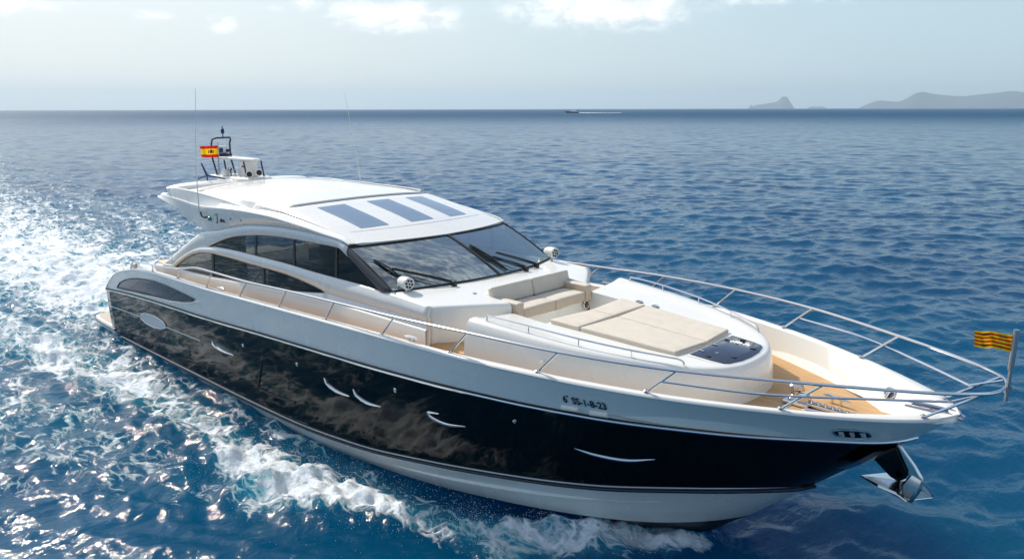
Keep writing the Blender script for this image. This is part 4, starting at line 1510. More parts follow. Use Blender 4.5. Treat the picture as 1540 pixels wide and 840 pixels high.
# shank: flat tapering bar
def bar(mb_, P, w, t, mi=0):
    """flat bar through points in the x-z plane; w width in plane, t thickness across"""
    P = [Vector(p) for p in P]
    rows_ = []
    for i, p_ in enumerate(P):
        d_ = (P[min(i + 1, len(P) - 1)] - P[max(0, i - 1)]).normalized()
        nn = Vector((0, 1, 0)).cross(d_).normalized()
        w_ = w[i] / 2; t_ = t[i] / 2 if isinstance(t, (list, tuple)) else t / 2
        c_ = .3 * t_
        rows_.append([p_ + nn * w_ + Vector((0, t_ - c_, 0)), p_ + nn * (w_ - c_) + Vector((0, t_, 0)), p_ - nn * (w_ - c_) + Vector((0, t_, 0)), p_ - nn * w_ + Vector((0, t_ - c_, 0)),
                      p_ - nn * w_ - Vector((0, t_ - c_, 0)), p_ - nn * (w_ - c_) - Vector((0, t_, 0)), p_ + nn * (w_ - c_) - Vector((0, t_, 0)), p_ + nn * w_ - Vector((0, t_ - c_, 0))])
    k0 = len(mb_.v)
    mb_.grid(rows_, mi, close_u=True)
    mb_.f.append(tuple(range(k0, k0 + 8))[::-1]); mb_.i.append(mi)
    e_ = k0 + 8 * (len(rows_) - 1)
    mb_.f.append(tuple(range(e_, e_ + 8))); mb_.i.append(mi)


bar(mb, [(25.16, 0, 2.68), (25.32, 0, 2.53), (25.50, 0, 2.32), (25.585, 0, 2.18), (25.56, 0, 2.05)], [.10, .11, .13, .17, .2], .075)
mb.build('anchor_shank', [STEEL], an)
mb = MB()
# two flukes joined at the crown, points aft and to the sides
cr = Vector((25.55, 0, 1.80))
def fluke(pts, th, mb_):
    P = [Vector(p) for p in pts]
    nn = (P[1] - P[0]).cross(P[2] - P[0]).normalized() * th
    n_ = len(P)
    v = [p_ + nn for p_ in P] + [p_ - nn for p_ in P]
    f = [tuple(range(n_)), tuple(range(2 * n_ - 1, n_ - 1, -1))] + [(k, (k + 1) % n_, n_ + (k + 1) % n_, n_ + k) for k in range(n_)]
    mb_.add(v, f)
T_ = (24.82, 0, 1.95); Cc = (25.38, 0, 2.06); Cb = (25.54, 0, 1.80)
fluke([T_, (25.16, -.27, 2.02), (25.42, -.27, 1.985), Cc], .010, mb)
fluke([T_, (25.16, -.27, 2.00), (25.42, -.27, 1.965), (25.56, -.25, 1.90), Cb], .008, mb)
fluke([T_, (25.16, .27, 2.02), (25.42, .27, 1.985), Cc], .010, mb)
fluke([T_, (25.16, .27, 2.00), (25.42, .27, 1.965), (25.56, .25, 1.90), Cb], .008, mb)
bar(mb, [(25.60, 0, 2.20), (25.54, 0, 2.02), (25.52, 0, 1.80)], [.16, .26, .12], [.09, .20, .10])
fluke([(25.60, .0, 2.10), (25.57, .26, 2.0), (25.76, .28, 1.83), (25.56, .02, 1.82)], .012, mb)
fluke([(25.56, .02, 1.82), (25.76, .28, 1.83), (25.52, .22, 1.76)], .012, mb)
mb.tube([(25.60, 0, 2.21), (25.74, .16, 2.0), (25.77, .29, 1.84)], .010, 6)
mb.build('anchor_fluke', [STEEL], an)
# stem plate and roller cheeks belong to the yacht
mb = MB()
for y in (-.075, .075):
    v = [(24.98, y, 2.34), (25.20, y, 2.60), (25.30, y, 2.57), (25.47, y, 2.26), (25.47, y, 2.16), (25.38, y, 2.08), (25.26, y, 2.12)]
    k = len(mb.v)
    vv = [(a, b - .01, c) for a, b, c in v] + [(a, b + .01, c) for a, b, c in v]
    mb.add(vv, [tuple(range(7)), tuple(range(13, 6, -1))] + [(q_, (q_ + 1) % 7, 7 + (q_ + 1) % 7, 7 + q_) for q_ in range(7)])
mb.tube([(25.37, -.085, 2.2), (25.37, .085, 2.2)], .05, 12)
mb.build('anchor_roller_bracket', [BLK], yacht)
mb = MB()
P = []
for k in range(7):
    t = k / 6
    z = 2.18 + (2.62 - 2.18) * t
    x = float(np.interp(z, [1.57, 2.01, 2.30, 2.83], [24.15, 24.61, 25.01, 25.55]))
    P.append([(x - .22 + .02 * t, -(y_mid(x - .22, z) + .008), z), (x - .10, -(y_mid(x - .10, z) * .9 + .012), z), (x + .02, -.012, z), (x + .02, .012, z), (x - .10, y_mid(x - .10, z) * .9 + .012, z), (x - .22 + .02 * t, y_mid(x - .22, z) + .008, z)])
mb.grid(P)
mb.build('stem_plate', [STEELM], hull)

# ---------------------------------------------------------------- flags
def flag(name, top, length, height, ddir, bands, emblem, label, nseg=26, ph=0.0, rag=0.0):
    top = Vector(top); d_ = Vector(ddir).normalized(); side_ = Vector((0, 0, 1)).cross(d_)
    nb = sum(b[1] for b in bands)
    rows_ = []; mi_ = []
    def pt(u, v):
        wv = (.06 * math.sin(7.5 * u + ph + 1.2 * v) + .02 * math.sin(17 * u + 2 * v + ph)) * min(1, u * 4) * (length / .45) * .6
        sag = -.10 * u * u * height + .03 * math.sin(6 * u + ph) * height * u
        return top + d_ * (length * u * (1 - .04 * v * u)) + side_ * wv + Vector((0, 0, -v * height * (1 - .07 * u) + sag))
    mb_ = MB(); v0 = 0
    for (mi__, h_) in bands:
        v1 = v0 + h_ / nb
        mb_.grid([[pt(u, v) for u in np.linspace(0, 1, nseg)] for v in np.linspace(v0, v1, 3)], mi__)
        v0 = v1
    o = mb_.build(name, [REDF, YELF], None, loc=top)
    tag(o, label, 'flag')
    for (u0, u1, v0_, v1_, shp) in emblem:
        em = MB()
        for q_ in (-.006, .006):
            for a, b, c, e in shp:
                em.grid([[pt(u0 + (u1 - u0) * s_, v0_ + (v1_ - v0_) * t_) + side_ * q_ for s_ in np.linspace(a, b, 4)] for t_ in np.linspace(c, e, 3)])
        em.build('emblem', [CREST], o)
    return o


castle = [(.05, .95, .35, .9), (.0, .22, .1, .35), (.39, .61, .0, .35), (.78, 1.0, .1, .35)]
bd = []
for k in range(9):
    bd.append((1 if k % 2 == 0 else 0, 1.0))
flag('bow_flag', (26.50, 0, 4.525), .43, .235, (-1, .02, 0), bd,
     [(.16, .34, .10, .26, castle), (.62, .80, .10, .26, castle), (.16, .34, .74, .90, castle), (.62, .80, .74, .90, castle)],
     'yellow flag with four red bars and small castles on the bow rail staff', ph=.5)
shield = [(.2, .8, .25, .9), (.25, .75, 0, .25), (-.1, .05, .1, .9), (.95, 1.1, .1, .9)]
flag('stern_flag', (5.41, -.33, 6.33), .56, .36, (-.72, -.70, 0), [(0, 1), (1, 2), (0, 1)],
     [(.30, .52, .34, .66, shield)], 'red and yellow national flag flying beside the radar mast on the yacht roof', ph=2.2)

# ---------------------------------------------------------------- helmsman
def skin_body(name, joints, edges, parent, m_, sub=2):
    me = bpy.data.meshes.new(name)
    c0 = Vector(joints[0][0])
    me.from_pydata([tuple(Vector(j[0]) - c0) for j in joints], edges, [])
    o = bpy.data.objects.new(name, me); COL.objects.link(o)
    sk = o.modifiers.new('s', 'SKIN')
    for i, j in enumerate(joints):
        r_ = j[1] if isinstance(j[1], tuple) else (j[1], j[1])
        me.skin_vertices[0].data[i].radius = r_
    me.skin_vertices[0].data[0].use_root = True
    sb = o.modifiers.new('u', 'SUBSURF'); sb.levels = sub; sb.render_levels = sub
    bpy.context.view_layer.update()
    dg = bpy.context.evaluated_depsgraph_get()
    m2 = bpy.data.meshes.new_from_object(o.evaluated_get(dg), depsgraph=dg)
    m2.name = name
    o.modifiers.clear(); o.data = m2
    m2.materials.clear(); m2.materials.append(m_)
    m2.polygons.foreach_set('use_smooth', [True] * len(m2.polygons))
    if parent: 
        o.parent = parent
    o.location = c0 - (wloc(parent) if parent else Vector((0, 0, 0)))
    return o


hx, hy = 14.36, -.86
J = [((hx, hy, 3.56), (.17, .15)), ((hx + .02, hy, 3.72), (.15, .13)), ((hx + .05, hy, 3.92), (.18, .13)), ((hx + .06, hy, 4.06), (.10, .08)), ((hx + .10, hy, 4.13), .055), ((hx + .15, hy, 4.24), (.085, .09)), ((hx + .16, hy, 4.31), (.075, .085)),
     ((hx + .05, hy - .19, 3.99), .07), ((hx + .22, hy - .25, 3.76), .052), ((hx + .50, hy - .20, 3.83), .042), ((hx + .60, hy - .18, 3.86), .035),
     ((hx + .05, hy + .19, 3.99), .07), ((hx + .22, hy + .25, 3.76), .052), ((hx + .50, hy + .20, 3.84), .042), ((hx + .60, hy + .18, 3.87), .035),
     ((hx + .06, hy - .1, 3.52), .11), ((hx + .46, hy - .12, 3.50), .08), ((hx + .56, hy - .13, 3.12), .055), ((hx + .66, hy - .13, 3.02), .04),
     ((hx + .06, hy + .1, 3.52), .11), ((hx + .46, hy + .12, 3.50), .08), ((hx + .56, hy + .13, 3.12), .055), ((hx + .66, hy + .13, 3.02), .04)]
E_ = [(0, 1), (1, 2), (2, 3), (3, 4), (4, 5), (5, 6), (2, 7), (7, 8), (8, 9), (9, 10), (2, 11), (11, 12), (12, 13), (13, 14), (0, 15), (15, 16), (16, 17), (17, 18), (0, 19), (19, 20), (20, 21), (21, 22)]
per = skin_body('person', J, E_, None, SKIN)
tag(per, 'person in dark shirt and cap seated at the helm behind the windscreen', 'person')
# shirt over torso and upper arms
JS = [((hx - .0, hy, 3.54), (.185, .165)), ((hx + .02, hy, 3.72), (.17, .15)), ((hx + .05, hy, 3.92), (.20, .15)), ((hx + .06, hy, 4.05), (.11, .10)), ((hx + .05, hy - .20, 3.99), .085), ((hx + .20, hy - .25, 3.80), .070), ((hx + .05, hy + .20, 3.99), .085), ((hx + .20, hy + .25, 3.80), .070)]
skin_body('shirt', JS, [(0, 1), (1, 2), (2, 3), (2, 4), (4, 5), (2, 6), (6, 7)], per, SHIRT)
cp = MB().lathe([(-.02, .105), (.02, .11), (.07, .095), (.105, .05), (.115, 0)], (hx + .155, hy, 4.315), (-.08, 0, 1), 18)
cp.prism([(hx + .20, hy - .085), (hx + .34, hy - .06), (hx + .37, hy), (hx + .34, hy + .06), (hx + .20, hy + .085)], 4.30, 4.315, .004, 2)
cp.build('cap', [SHIRT], per)
for sd in (-1, 1):
    MB().lathe([(0, .012), (.004, .01), (.006, 0)], (hx + .235, hy + sd * .033, 4.265), (1, sd * .2, 0), 8).build('eye', [RUB], per)
    MB().lathe([(-.02, .02), (0, .026), (.012, .012)], (hx + .14, hy + sd * .085, 4.25), (0, sd, 0), 8).build('ear', [SKIN], per)
MB().lathe([(0, .018), (.02, .014), (.03, 0)], (hx + .232, hy, 4.238), (1, 0, -.3), 8).build('nose', [SKIN], per)
for sd in (-1, 1):
    # hands: palm and curled fingers round the wheel rim
    hb = Vector((hx + .62, hy + sd * .18, 3.87))
    h_ = MB().box(hb + Vector((.03, 0, .0)), (.08, .035, .075), bev=.014)
    for k in range(4):
        zz = .03 - .02 * k
        h_.tube([hb + Vector((.06, 0, zz)), hb + Vector((.105, -sd * .01, zz)), hb + Vector((.12, -sd * .04, zz)), hb + Vector((.09, -sd * .055, zz))], [.010, .010, .009, .007], 6)
    h_.tube([hb + Vector((.01, -sd * .01, .035)), hb + Vector((.05, -sd * .045, .05)), hb + Vector((.09, -sd * .05, .03))], [.012, .011, .008], 6)
    h_.build('hand', [SKIN], per)
# ---------------------------------------------------------------- the sea
def smooth(a, lo, hi):
    t = np.clip((a - lo) / (hi - lo), 0, 1)
    return t * t * (3 - 2 * t)


def seg_field(X, Y, pts):
    """soft band round a polyline: pts (x, y, half width, density)"""
    D = np.zeros_like(X)
    for (xa, ya, wa, da), (xb, yb, wb, db) in zip(pts[:-1], pts[1:]):
        dx, dy = xb - xa, yb - ya
        t = np.clip(((X - xa) * dx + (Y - ya) * dy) / (dx * dx + dy * dy), 0, 1)
        dist = np.hypot(X - xa - t * dx, Y - ya - t * dy)
        w_ = wa + (wb - wa) * t; d_ = da + (db - da) * t
        D = np.maximum(D, d_ * np.exp(-(dist / w_) ** 2))
    return D


def build_sea():
    rng = np.random.RandomState(11)
    cx, cy = CAMLOC.x, CAMLOC.y
    a0 = math.degrees(yaw)
    th = np.concatenate([np.arange(a0 - 44, a0 + 44, .082), np.arange(a0 + 44, a0 + 316, 1.6)])
    th = np.radians(th)
    r = [2.5]
    while r[-1] < 19000:
        q_ = r[-1]
        r.append(q_ * (1.0070 if q_ < 25 else (1.0045 if q_ < 320 else (1.009 if q_ < 2000 else 1.03))))
    r = np.array(r)
    NR, NT_ = len(r), len(th)
    RR, TT = np.meshgrid(r, th, indexing='ij')
    X = cx + RR * np.cos(TT); Y = cy + RR * np.sin(TT)
    sp = np.gradient(r)[:, None] * np.ones_like(X)
    # foam density
    D = seg_field(X, Y, [(22.35, -.5, .35, 1.0), (21.3, -1.45, .62, .98), (19.9, -2.7, .62, .80), (18.4, -3.25, .45, .66), (17.3, -3.5, .6, .85), (15.4, -4.35, 1.0, 1.1), (14.2, -4.3, .9, .9), (12.5, -4.15, .65, .8), (9, -4.2, .95, .8), (4, -4.5, 1.25, .85), (0, -4.9, 1.6, .85), (-10, -6.3, 3.0, .75), (-30, -9, 5.5, .55), (-90, -15, 11, .35)])
    D = np.maximum(D, seg_field(X, Y, [(22.2, .55, .22, .9), (20.9, 1.75, .38, .85), (19.3, 2.8, .5, .85), (17.2, 3.45, .75, 1.0), (14.2, 4.4, 1.2, .95), (9, 4.6, 1.1, .75), (4, 4.9, 1.3, .8), (0, 5.3, 1.6, .8), (-10, 6.6, 3.0, .7), (-30, 9, 5.5, .5), (-90, 15, 11, .3)]))
    D = np.maximum(D, seg_field(X, Y, [(1.6, 0, 3.6, 1.0), (-8, 0, 5.5, 1.0), (-30, 0, 9.5, .85), (-80, 0, 18.0, .80), (-200, 4, 40.0, .74), (-600, 20, 120, .62), (-1500, 60, 320, .5)]))  # stern wake foam; its far width also imitates pale sun glitter
    D = np.maximum(D, seg_field(X, Y, [(18, -2.9, .5, .5), (12, -3.2, .8, .42), (5, -3.3, .8, .45), (0, -3.4, 1.2, .6)]))
    # bubbly slick outside the wake, streaky lace; its paleness also imitates sun glitter
    D = np.maximum(D, seg_field(X, Y, [(14.5, -5.6, 1.2, .34), (9.5, -6.6, 2.6, .50), (3, -8.0, 4.5, .55), (-12, -12, 9, .58), (-60, -26, 24, .56), (-220, -60, 70, .5)]))
    H = np.zeros_like(X); DX = np.zeros_like(X); DY = np.zeros_like(X)
    wind = R(128)
    # calmer water in the wake behind the stern
    calm = 1 - .45 * np.exp(-((np.abs(Y) / 6.0) ** 4)) * smooth(-X, -4, 4) * np.exp(np.minimum(0, X) / 80)
    NW = 84
    for k in range(NW):
        lam = .36 * (12 / .36) ** (k / (NW - 1)) * rng.uniform(.9, 1.1)
        st_ = .041 * (1.0 if lam < 1.4 else (.72 if lam < 2.6 else (.45 if lam < 5 else (.26 if lam < 8 else .17))))
        amp = st_ * lam / (2 * math.pi) * rng.uniform(.6, 1.4)
        ang = wind + rng.normal(0, .62)
        kx, ky = math.cos(ang) * 2 * math.pi / lam, math.sin(ang) * 2 * math.pi / lam
        ph = kx * X + ky * Y + rng.uniform(0, 2 * math.pi)
        # break up long crests a little
        ph = ph + .9 * np.sin((X * math.cos(ang + 1.4) + Y * math.sin(ang + 1.4)) * 2 * math.pi / (lam * 5.3) + k)
        fade = smooth(lam / (sp + 1e-9), 2.0, 4.0)
        A = amp * fade * calm
        H += A * np.cos(ph)
        s_ = np.sin(ph) * A * .8
        DX -= math.cos(ang) * s_; DY -= math.sin(ang) * s_
    # turbulence in the foam
    T = np.zeros_like(X)
    near = RR < 160
    Xn, Yn, spn = X[near], Y[near], sp[near]
    Tn = np.zeros_like(Xn)
    for k in range(56):
        lam = .22 * (2.4 / .22) ** (k / 55)
        ang = rng.uniform(0, 2 * math.pi)
        kk = 2 * math.pi / lam
        u_ = Xn * math.cos(ang) + Yn * math.sin(ang); v_ = -Xn * math.sin(ang) + Yn * math.cos(ang)
        Tn += .0135 * lam ** .45 * smooth(lam / spn, 2, 4) * np.cos(kk * u_ + 1.3 * np.sin(kk * .45 * v_ + k) + rng.uniform(0, 6.28))
    T[near] = Tn
    H += T * np.clip(D * 1.5, 0, 1.5)
    # the water heaped up by the hull: low bow wave and side wash
    H += .16 * seg_field(X, Y, [(21.0, -1.9, .5, .8), (19.0, -3.0, .7, 1.0), (16.0, -4.2, 1.1, 1.4), (12, -4.4, 1.0, .7), (4, -4.8, 1.4, .5), (-10, -6.3, 2.5, .4)])
    H += .16 * seg_field(X, Y, [(21.0, 1.9, .5, .8), (19.0, 3.0, .7, 1.0), (16.0, 4.2, 1.1, 1.4), (12, 4.4, 1.0, .7), (4, 4.8, 1.4, .5), (-10, 6.3, 2.5, .4)])
    for s__ in (-1, 1):
        H += .27 * seg_field(X, Y * s__, [(13.2, 2.75, .35, .0), (11.5, 2.95, .6, .65), (8, 3.0, .8, 1.0), (2.5, 3.0, .8, .85), (-1, 2.8, 1.4, .2)])
        H += .22 * seg_field(X, Y * s__, [(22.3, .35, .22, .5), (21.2, 1.4, .32, 1.0), (19.6, 2.25, .32, .7), (17.5, 2.9, .4, .0)])
    # keep water out of the hull
    inside = (np.abs(Y) < np.interp(X, [2, 12, 16, 19, 21, 22.4], [2.6, 2.6, 2.3, 1.7, .9, 0])) & (X > 2) & (X < 22.4)
    H = np.where(inside, np.minimum(H, -.25), H)
    co_ = np.stack([X + DX, Y + DY, H], -1).reshape(-1, 3)
    co_ = np.vstack([co_, [[cx, cy, 0]]]).astype(np.float32)
    idx = np.arange(NR * NT_).reshape(NR, NT_)
    a = idx[:-1, :]; b = idx[1:, :]
    a2 = np.roll(a, -1, 1); b2 = np.roll(b, -1, 1)
    quads = np.stack([a, b, b2, a2], -1).reshape(-1, 4)
    c0 = NR * NT_
    tri = np.stack([np.full(NT_, c0), idx[0], np.roll(idx[0], -1)], -1)
    me = bpy.data.meshes.new('sea')
    me.vertices.add(len(co_)); me.vertices.foreach_set('co', co_.ravel())
    nl = quads.size + tri.size
    me.loops.add(nl)
    me.loops.foreach_set('vertex_index', np.concatenate([quads.ravel(), tri.ravel()]).astype(np.int32))
    me.polygons.add(len(quads) + len(tri))
    stt = np.concatenate([np.arange(len(quads)) * 4, quads.size + np.arange(len(tri)) * 3]).astype(np.int32)
    me.polygons.foreach_set('loop_start', stt)
    me.polygons.foreach_set('use_smooth', np.ones(len(stt), bool))
    at = me.attributes.new('foam', 'FLOAT', 'POINT')
    at.data.foreach_set('value', np.concatenate([D.ravel(), [0]]).astype(np.float32))
    me.update(calc_edges=True)
    o = bpy.data.objects.new('sea', me)
    COL.objects.link(o)
    o['kind'] = 'structure'
    M = bpy.data.materials.new('sea_water')
    M.use_nodes = True
    t = NT(M.node_tree)
    g = t.n('ShaderNodeNewGeometry')
    P_ = g.outputs['Position']
    fo = t.n('ShaderNodeAttribute', dict(attribute_name='foam'))
    D_ = fo.outputs['Fac']
    cd = t.n('ShaderNodeCameraData')
    # ripples finer than the mesh
    mp = t.n('ShaderNodeMapping', None, Vector=P_, Rotation=(0, 0, -R(128)), Scale=(1.0, .55, 1.0))
    w1 = t.n('ShaderNodeTexNoise', None, Vector=mp.outputs[0], Scale=5.0, Detail=5.0, Roughness=.52, Distortion=.2)
    w2 = t.n('ShaderNodeTexNoise', None, Vector=mp.outputs[0], Scale=.11, Detail=9.0, Roughness=.52, Distortion=.2)
    dist = t.n('ShaderNodeVectorMath', dict(operation='DISTANCE'), i0=P_, i1=(float(cx), float(cy), 0.0))
    far = t.ramp(dist.outputs['Value'], 60, 900, smooth=False)
    h1 = t.math('MULTIPLY', w1.outputs[0], .052)
    h2 = t.math('MULTIPLY', w2.outputs[0], t.ramp(dist.outputs['Value'], 90, 600, 0.0, 2.6, smooth=False))
    # foam pattern
    wr = t.n('ShaderNodeTexNoise', None, Vector=P_, Scale=.9, Detail=3.0)
    wv = t.n('ShaderNodeVectorMath', dict(operation='MULTIPLY_ADD'), i0=wr.outputs['Color'], i1=(1.1, 1.1, .2), i2=P_)
    stretch = t.n('ShaderNodeMapping', None, Vector=wv.outputs[0], Scale=(.62, 1.15, 1))
    f1 = t.n('ShaderNodeTexNoise', None, Vector=stretch.outputs[0], Scale=1.1, Detail=12.0, Roughness=.68, Distortion=.5)
    vo = t.n('ShaderNodeTexVoronoi', dict(feature='DISTANCE_TO_EDGE'), Vector=stretch.outputs[0], Scale=2.3)
    vo2 = t.n('ShaderNodeTexVoronoi', dict(feature='DISTANCE_TO_EDGE'), Vector=stretch.outputs[0], Scale=6.1)
    lace = t.math('SUBTRACT', 1.0, t.ramp(vo.outputs['Distance'], 0, .20))
    lace2 = t.math('SUBTRACT', 1.0, t.ramp(vo2.outputs['Distance'], 0, .22))
    pat = t.math('ADD', t.math('MULTIPLY', t.ramp(f1.outputs[0], .28, .72), .62), t.math('MULTIPLY', lace, .22))
    pat = t.math('ADD', pat, t.math('MULTIPLY', lace2, .14))
    thr = t.math('SUBTRACT', 1.0, t.math('MINIMUM', D_, .97))
    thr = t.math('MULTIPLY_ADD', thr, .92, .02)
    foam = t.ramp(t.math('SUBTRACT', pat, thr), -.03, .30)
    foam = t.math('MULTIPLY', foam, t.ramp(D_, .04, .2))
    # few scattered small crests elsewhere
    fz = t.n('ShaderNodeTexNoise', None, Vector=mp.outputs[0], Scale=.35, Detail=9.0, Roughness=.75)
    crest = t.ramp(fz.outputs[0], .735, .78)
    foam = t.math('MAXIMUM', foam, t.math('MULTIPLY', crest, .5))
    # colour: deep blue body, turquoise where bubbles are mixed in
    big = t.n('ShaderNodeTexNoise', None, Vector=P_, Scale=.05, Detail=3.0)
    deep = t.mix(t.ramp(big.outputs[0], .35, .65), (.0004, .044, .108), (.0004, .062, .132))
    aer = t.math('MULTIPLY', t.ramp(D_, .25, 1.0), .55)
    body = t.mix(aer, deep, (.04, .24, .31))
    fn = t.n('ShaderNodeTexNoise', None, Vector=P_, Scale=7.0, Detail=7.0, Roughness=.7)
    fcol = t.mix(t.ramp(fn.outputs[0], .30, .62), (.64, .75, .80), (.88, .91, .93))
    colr = t.mix(foam, body, fcol)
    bh = t.math('ADD', t.math('ADD', h1, h2), t.math('MULTIPLY', foam, t.math('ADD', t.math('MULTIPLY', f1.outputs[0], .10), t.math('MULTIPLY_ADD', fn.outputs[0], .06, .02))))
    bp_ = t.n('ShaderNodeBump', None, Strength=1.0, Distance=1.0, Height=bh)
    rgh = t.math('ADD', t.math('MULTIPLY_ADD', far, .48, .06), t.math('MULTIPLY', foam, .5))
    p_ = t.n('ShaderNodeBsdfPrincipled', dict(subsurface_method='BURLEY'), Subsurface_Weight=t.math('SUBTRACT', 1.0, foam), Subsurface_Radius=(.6, 3.0, 4.5), Subsurface_Scale=1.9, Base_Color=colr, Roughness=rgh, Specular_IOR_Level=t.ramp(dist.outputs['Value'], 15, 500, .26, .16, smooth=False), IOR=1.333, Normal=bp_.outputs[0])
    t.n('ShaderNodeOutputMaterial', None, Surface=p_.outputs[0])
    me.materials.append(M)
    return o


sea = build_sea()

# spray: small drops thrown up along the bow wave and over the broken crest
rs_ = np.random.RandomState(5)
oct_ = np.array([(1, 0, 0), (-1, 0, 0), (0, 1, 0), (0, -1, 0), (0, 0, 1), (0, 0, -1)], float)
of_ = [(0, 2, 4), (2, 1, 4), (1, 3, 4), (3, 0, 4), (2, 0, 5), (1, 2, 5), (3, 1, 5), (0, 3, 5)]
V = []; F = []
src = [(21.6, -1.25, .25, .18), (20.4, -2.1, .35, .22), (19.2, -2.9, .45, .22), (17.4, -3.5, .7, .25), (16.2, -4.1, 1.0, .30), (15.0, -4.4, 1.0, .32), (14.3, -4.2, .8, .2)]
for k in range(13000):
    sx, sy, sr, sh = src[rs_.randint(len(src))]
    x = sx + rs_.normal(0, sr); y = sy + rs_.normal(0, sr * .7)
    z = .05 + abs(rs_.normal(0, sh))
    if abs(y) < float(np.interp(x, [2, 12, 16, 19, 21, 22.4, 23.2], [3, 2.95, 2.7, 2.2, 1.5, .9, .3])): continue
    s_ = .0025 + .007 * rs_.rand() ** 4
    b_ = len(V)
    for q_ in oct_:
        V.append((x + q_[0] * s_, y + q_[1] * s_, z + q_[2] * s_))
    F += [(a + b_, b + b_, c + b_) for a, b, c in of_]
FOAMM = mat('sea_foam', (.84, .89, .92), .6)
spray = obj('spray', V, F, FOAMM, None, smooth=False)
tag(spray, kind='stuff')

# ---------------------------------------------------------------- distant islands
ISL = mat('hazy_island_rock', (.03, .055, .065), .9, var=.25, vscale=.004)  # rock colour shifted to blue to imitate distant air


def island(name, D_, prof, depth, lb=None):
    """prof: (image azimuth tangent, height m) skyline; built as a ridge with real width"""
    az0 = yaw
    rs2 = np.random.RandomState(len(prof))
    tt = [p_[0] for p_ in prof]
    hf = pchip(tt, [p_[1] for p_ in prof])
    U = np.linspace(tt[0], tt[-1], 120)
    fw = np.array((math.cos(az0), math.sin(az0))); rt = np.array((math.sin(az0), -math.cos(az0)))
    rows_ = []
    nv = 22
    for j in range(nv):
        s_ = -1 + 2 * j / (nv - 1)
        row = []
        for u_ in U:
            h_ = float(hf(u_))
            sh = (1 - abs(s_) ** 1.5)
            z = h_ * sh * (1 + .10 * math.sin(u_ * 120 + j) * (1 - sh))
            ofs = s_ * depth * (.5 + .5 * min(1, h_ / 200)) + 60 * math.sin(u_ * 60)
            base_ = np.array((CAMLOC.x, CAMLOC.y)) + (fw + rt * u_) * (D_ + ofs)
            row.append((base_[0], base_[1], z - 3))
        rows_.append(row)
    o = MB().grid(rows_).build(name, [ISL], None, auto=180)
    tag(o, kind='structure')
    return o


f_ = 1150.0
# metres per pixel at each distance: D / f
def pr(pts, D_):
    return [((x - 770) / f_, h_ * D_ / f_ * .975) for x, h_ in pts]


island('island', 15000, pr([(1117, 0), (1121, 6), (1124, 4), (1130, 6), (1140, 7), (1150, 9), (1158, 10.5), (1164, 15.5), (1167, 18), (1173, 18), (1176, 13), (1180, 8), (1186, 0)], 15000), 350)
island('island', 15500, pr([(1204, 0), (1210, 3.5), (1218, 3), (1226, 3), (1234, 0)], 15500), 200)
island('island', 14000, pr([(1278, 0), (1290, 6), (1310, 12), (1322, 11), (1335, 10), (1350, 16), (1362, 23), (1372, 24.5), (1385, 22), (1405, 19.5), (1430, 18), (1450, 20), (1480, 23), (1503, 25.5), (1520, 23.5), (1550, 22), (1600, 24), (1680, 18), (1760, 10), (1800, 0)], 14000), 900)

# ---------------------------------------------------------------- distant motor boat with its wash
fb = empty('motor_boat', (-838, 1058.5, 0), 'small dark motor boat speeding left near the horizon, trailing white wash', 'boat')
hd = Vector((-24.15, -9.0, 0)); hd = Vector((-math.sin(yaw), math.cos(yaw), 0))
sd_ = Vector((-hd.y, hd.x, 0))
c0 = Vector((-838, 1058.5, 0))
def fp(x, y, z): return c0 + hd * x + sd_ * y + Vector((0, 0, z))
rows_ = []
for k in range(15):
    t = k / 14; x = -11.5 + 23.5 * t
    b_ = 2.9 * (1 - max(0, (t - .5) / .5) ** 2.2); zt = 2.0 + 1.7 * t ** 2
    rows_.append([fp(x, -b_, zt), fp(x - .3, -b_ * .85, .4), fp(x - .6, 0, -.3), fp(x - .3, b_ * .85, .4), fp(x, b_, zt)])
MB().grid(rows_).add([tuple(p_) for p_ in rows_[0]], [(0, 1, 2, 3, 4)]).build('boat_hull', [NAVY], fb)
MB().grid([[r_[0] + Vector((0, 0, .02)), r_[4] + Vector((0, 0, .02))] for r_ in rows_]).build('boat_deck', [GEL], fb)
rr2 = []
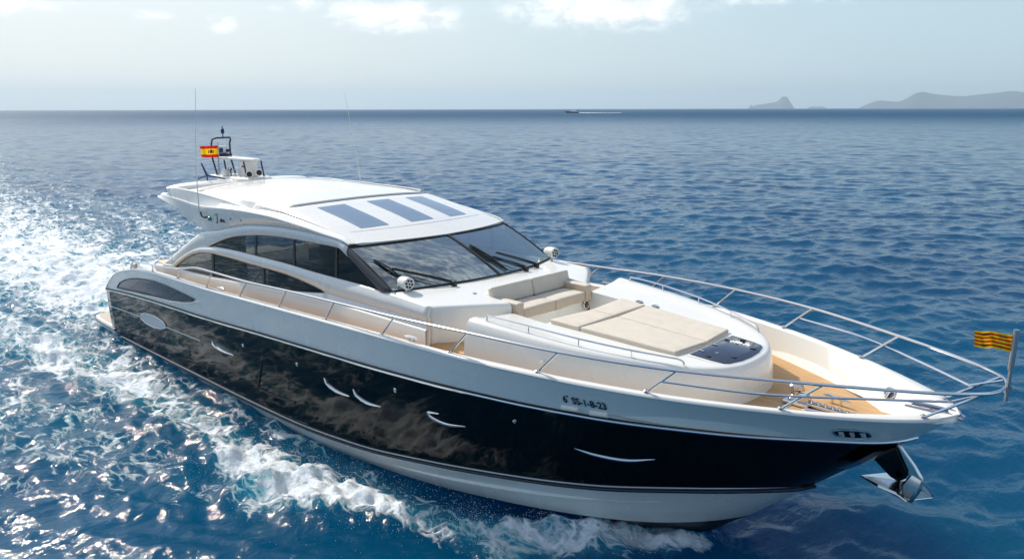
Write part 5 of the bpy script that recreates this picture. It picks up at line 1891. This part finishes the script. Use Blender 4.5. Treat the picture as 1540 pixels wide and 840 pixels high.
for (x, w_, z) in ((-7.5, 2.1, 2.2), (-7.0, 2.1, 4.0), (-5, 2.0, 4.9), (0, 1.9, 4.9), (3.2, 1.8, 3.1), (5.5, 1.2, 2.9)):
    rr2.append([fp(x, -w_, 2.1), fp(x, -w_ * .9, z), fp(x, 0, z + .1), fp(x, w_ * .9, z), fp(x, w_, 2.1)])
MB().grid(rr2).build('boat_cabin', [GEL], fb)
MB().grid([[fp(-4.5, -2.02, 3.6), fp(1.4, -1.9, 3.3)], [fp(-4.5, -1.98, 4.4), fp(.6, -1.88, 4.2)]]).build('cabin_glass', [RUB], fb)
MB().tube([fp(-5, 0, 4.9), fp(-5.4, 0, 7.2)], .12, 6).build('boat_mast', [GEL], fb)
rows_ = []
for k in range(30):
    x = -10 - k * 2.6
    hh_ = .9 * math.exp(-k / 9) + .25
    ww = 2.5 + k * .16
    rows_.append([fp(x, -ww, -.1), fp(x, -ww * .5, hh_ * (.8 + .3 * math.sin(k * 2.1))), fp(x, 0, hh_ * .5), fp(x, ww * .5, hh_ * (.8 + .3 * math.cos(k * 1.7))), fp(x, ww, -.1)])
ws_ = MB().grid(rows_).build('wash', [FOAMM], None)
tag(ws_, kind='stuff')

# ---------------------------------------------------------------- air: thin even haze round everything
v = []
S_ = 20500.0
x0, x1, y0, y1, z0, z1 = CAMLOC.x - S_, CAMLOC.x + S_, CAMLOC.y - S_, CAMLOC.y + S_, -4.0, 420.0
v = [(x0, y0, z0), (x1, y0, z0), (x1, y1, z0), (x0, y1, z0), (x0, y0, z1), (x1, y0, z1), (x1, y1, z1), (x0, y1, z1)]
f__ = [(0, 3, 2, 1), (4, 5, 6, 7), (0, 1, 5, 4), (1, 2, 6, 5), (2, 3, 7, 6), (3, 0, 4, 7)]
HM = bpy.data.materials.new('haze_air')
HM.use_nodes = True
t = NT(HM.node_tree)
pv = t.n('ShaderNodeVolumePrincipled', None, Color=(.70, .875, 1.0, 1), Density=HAZE, Anisotropy=.2)
t.n('ShaderNodeOutputMaterial', None, Volume=pv.outputs[0])
if HAZE > 0:
    hz = obj('haze', v, f__, HM, None, smooth=False)
    tag(hz, kind='stuff')
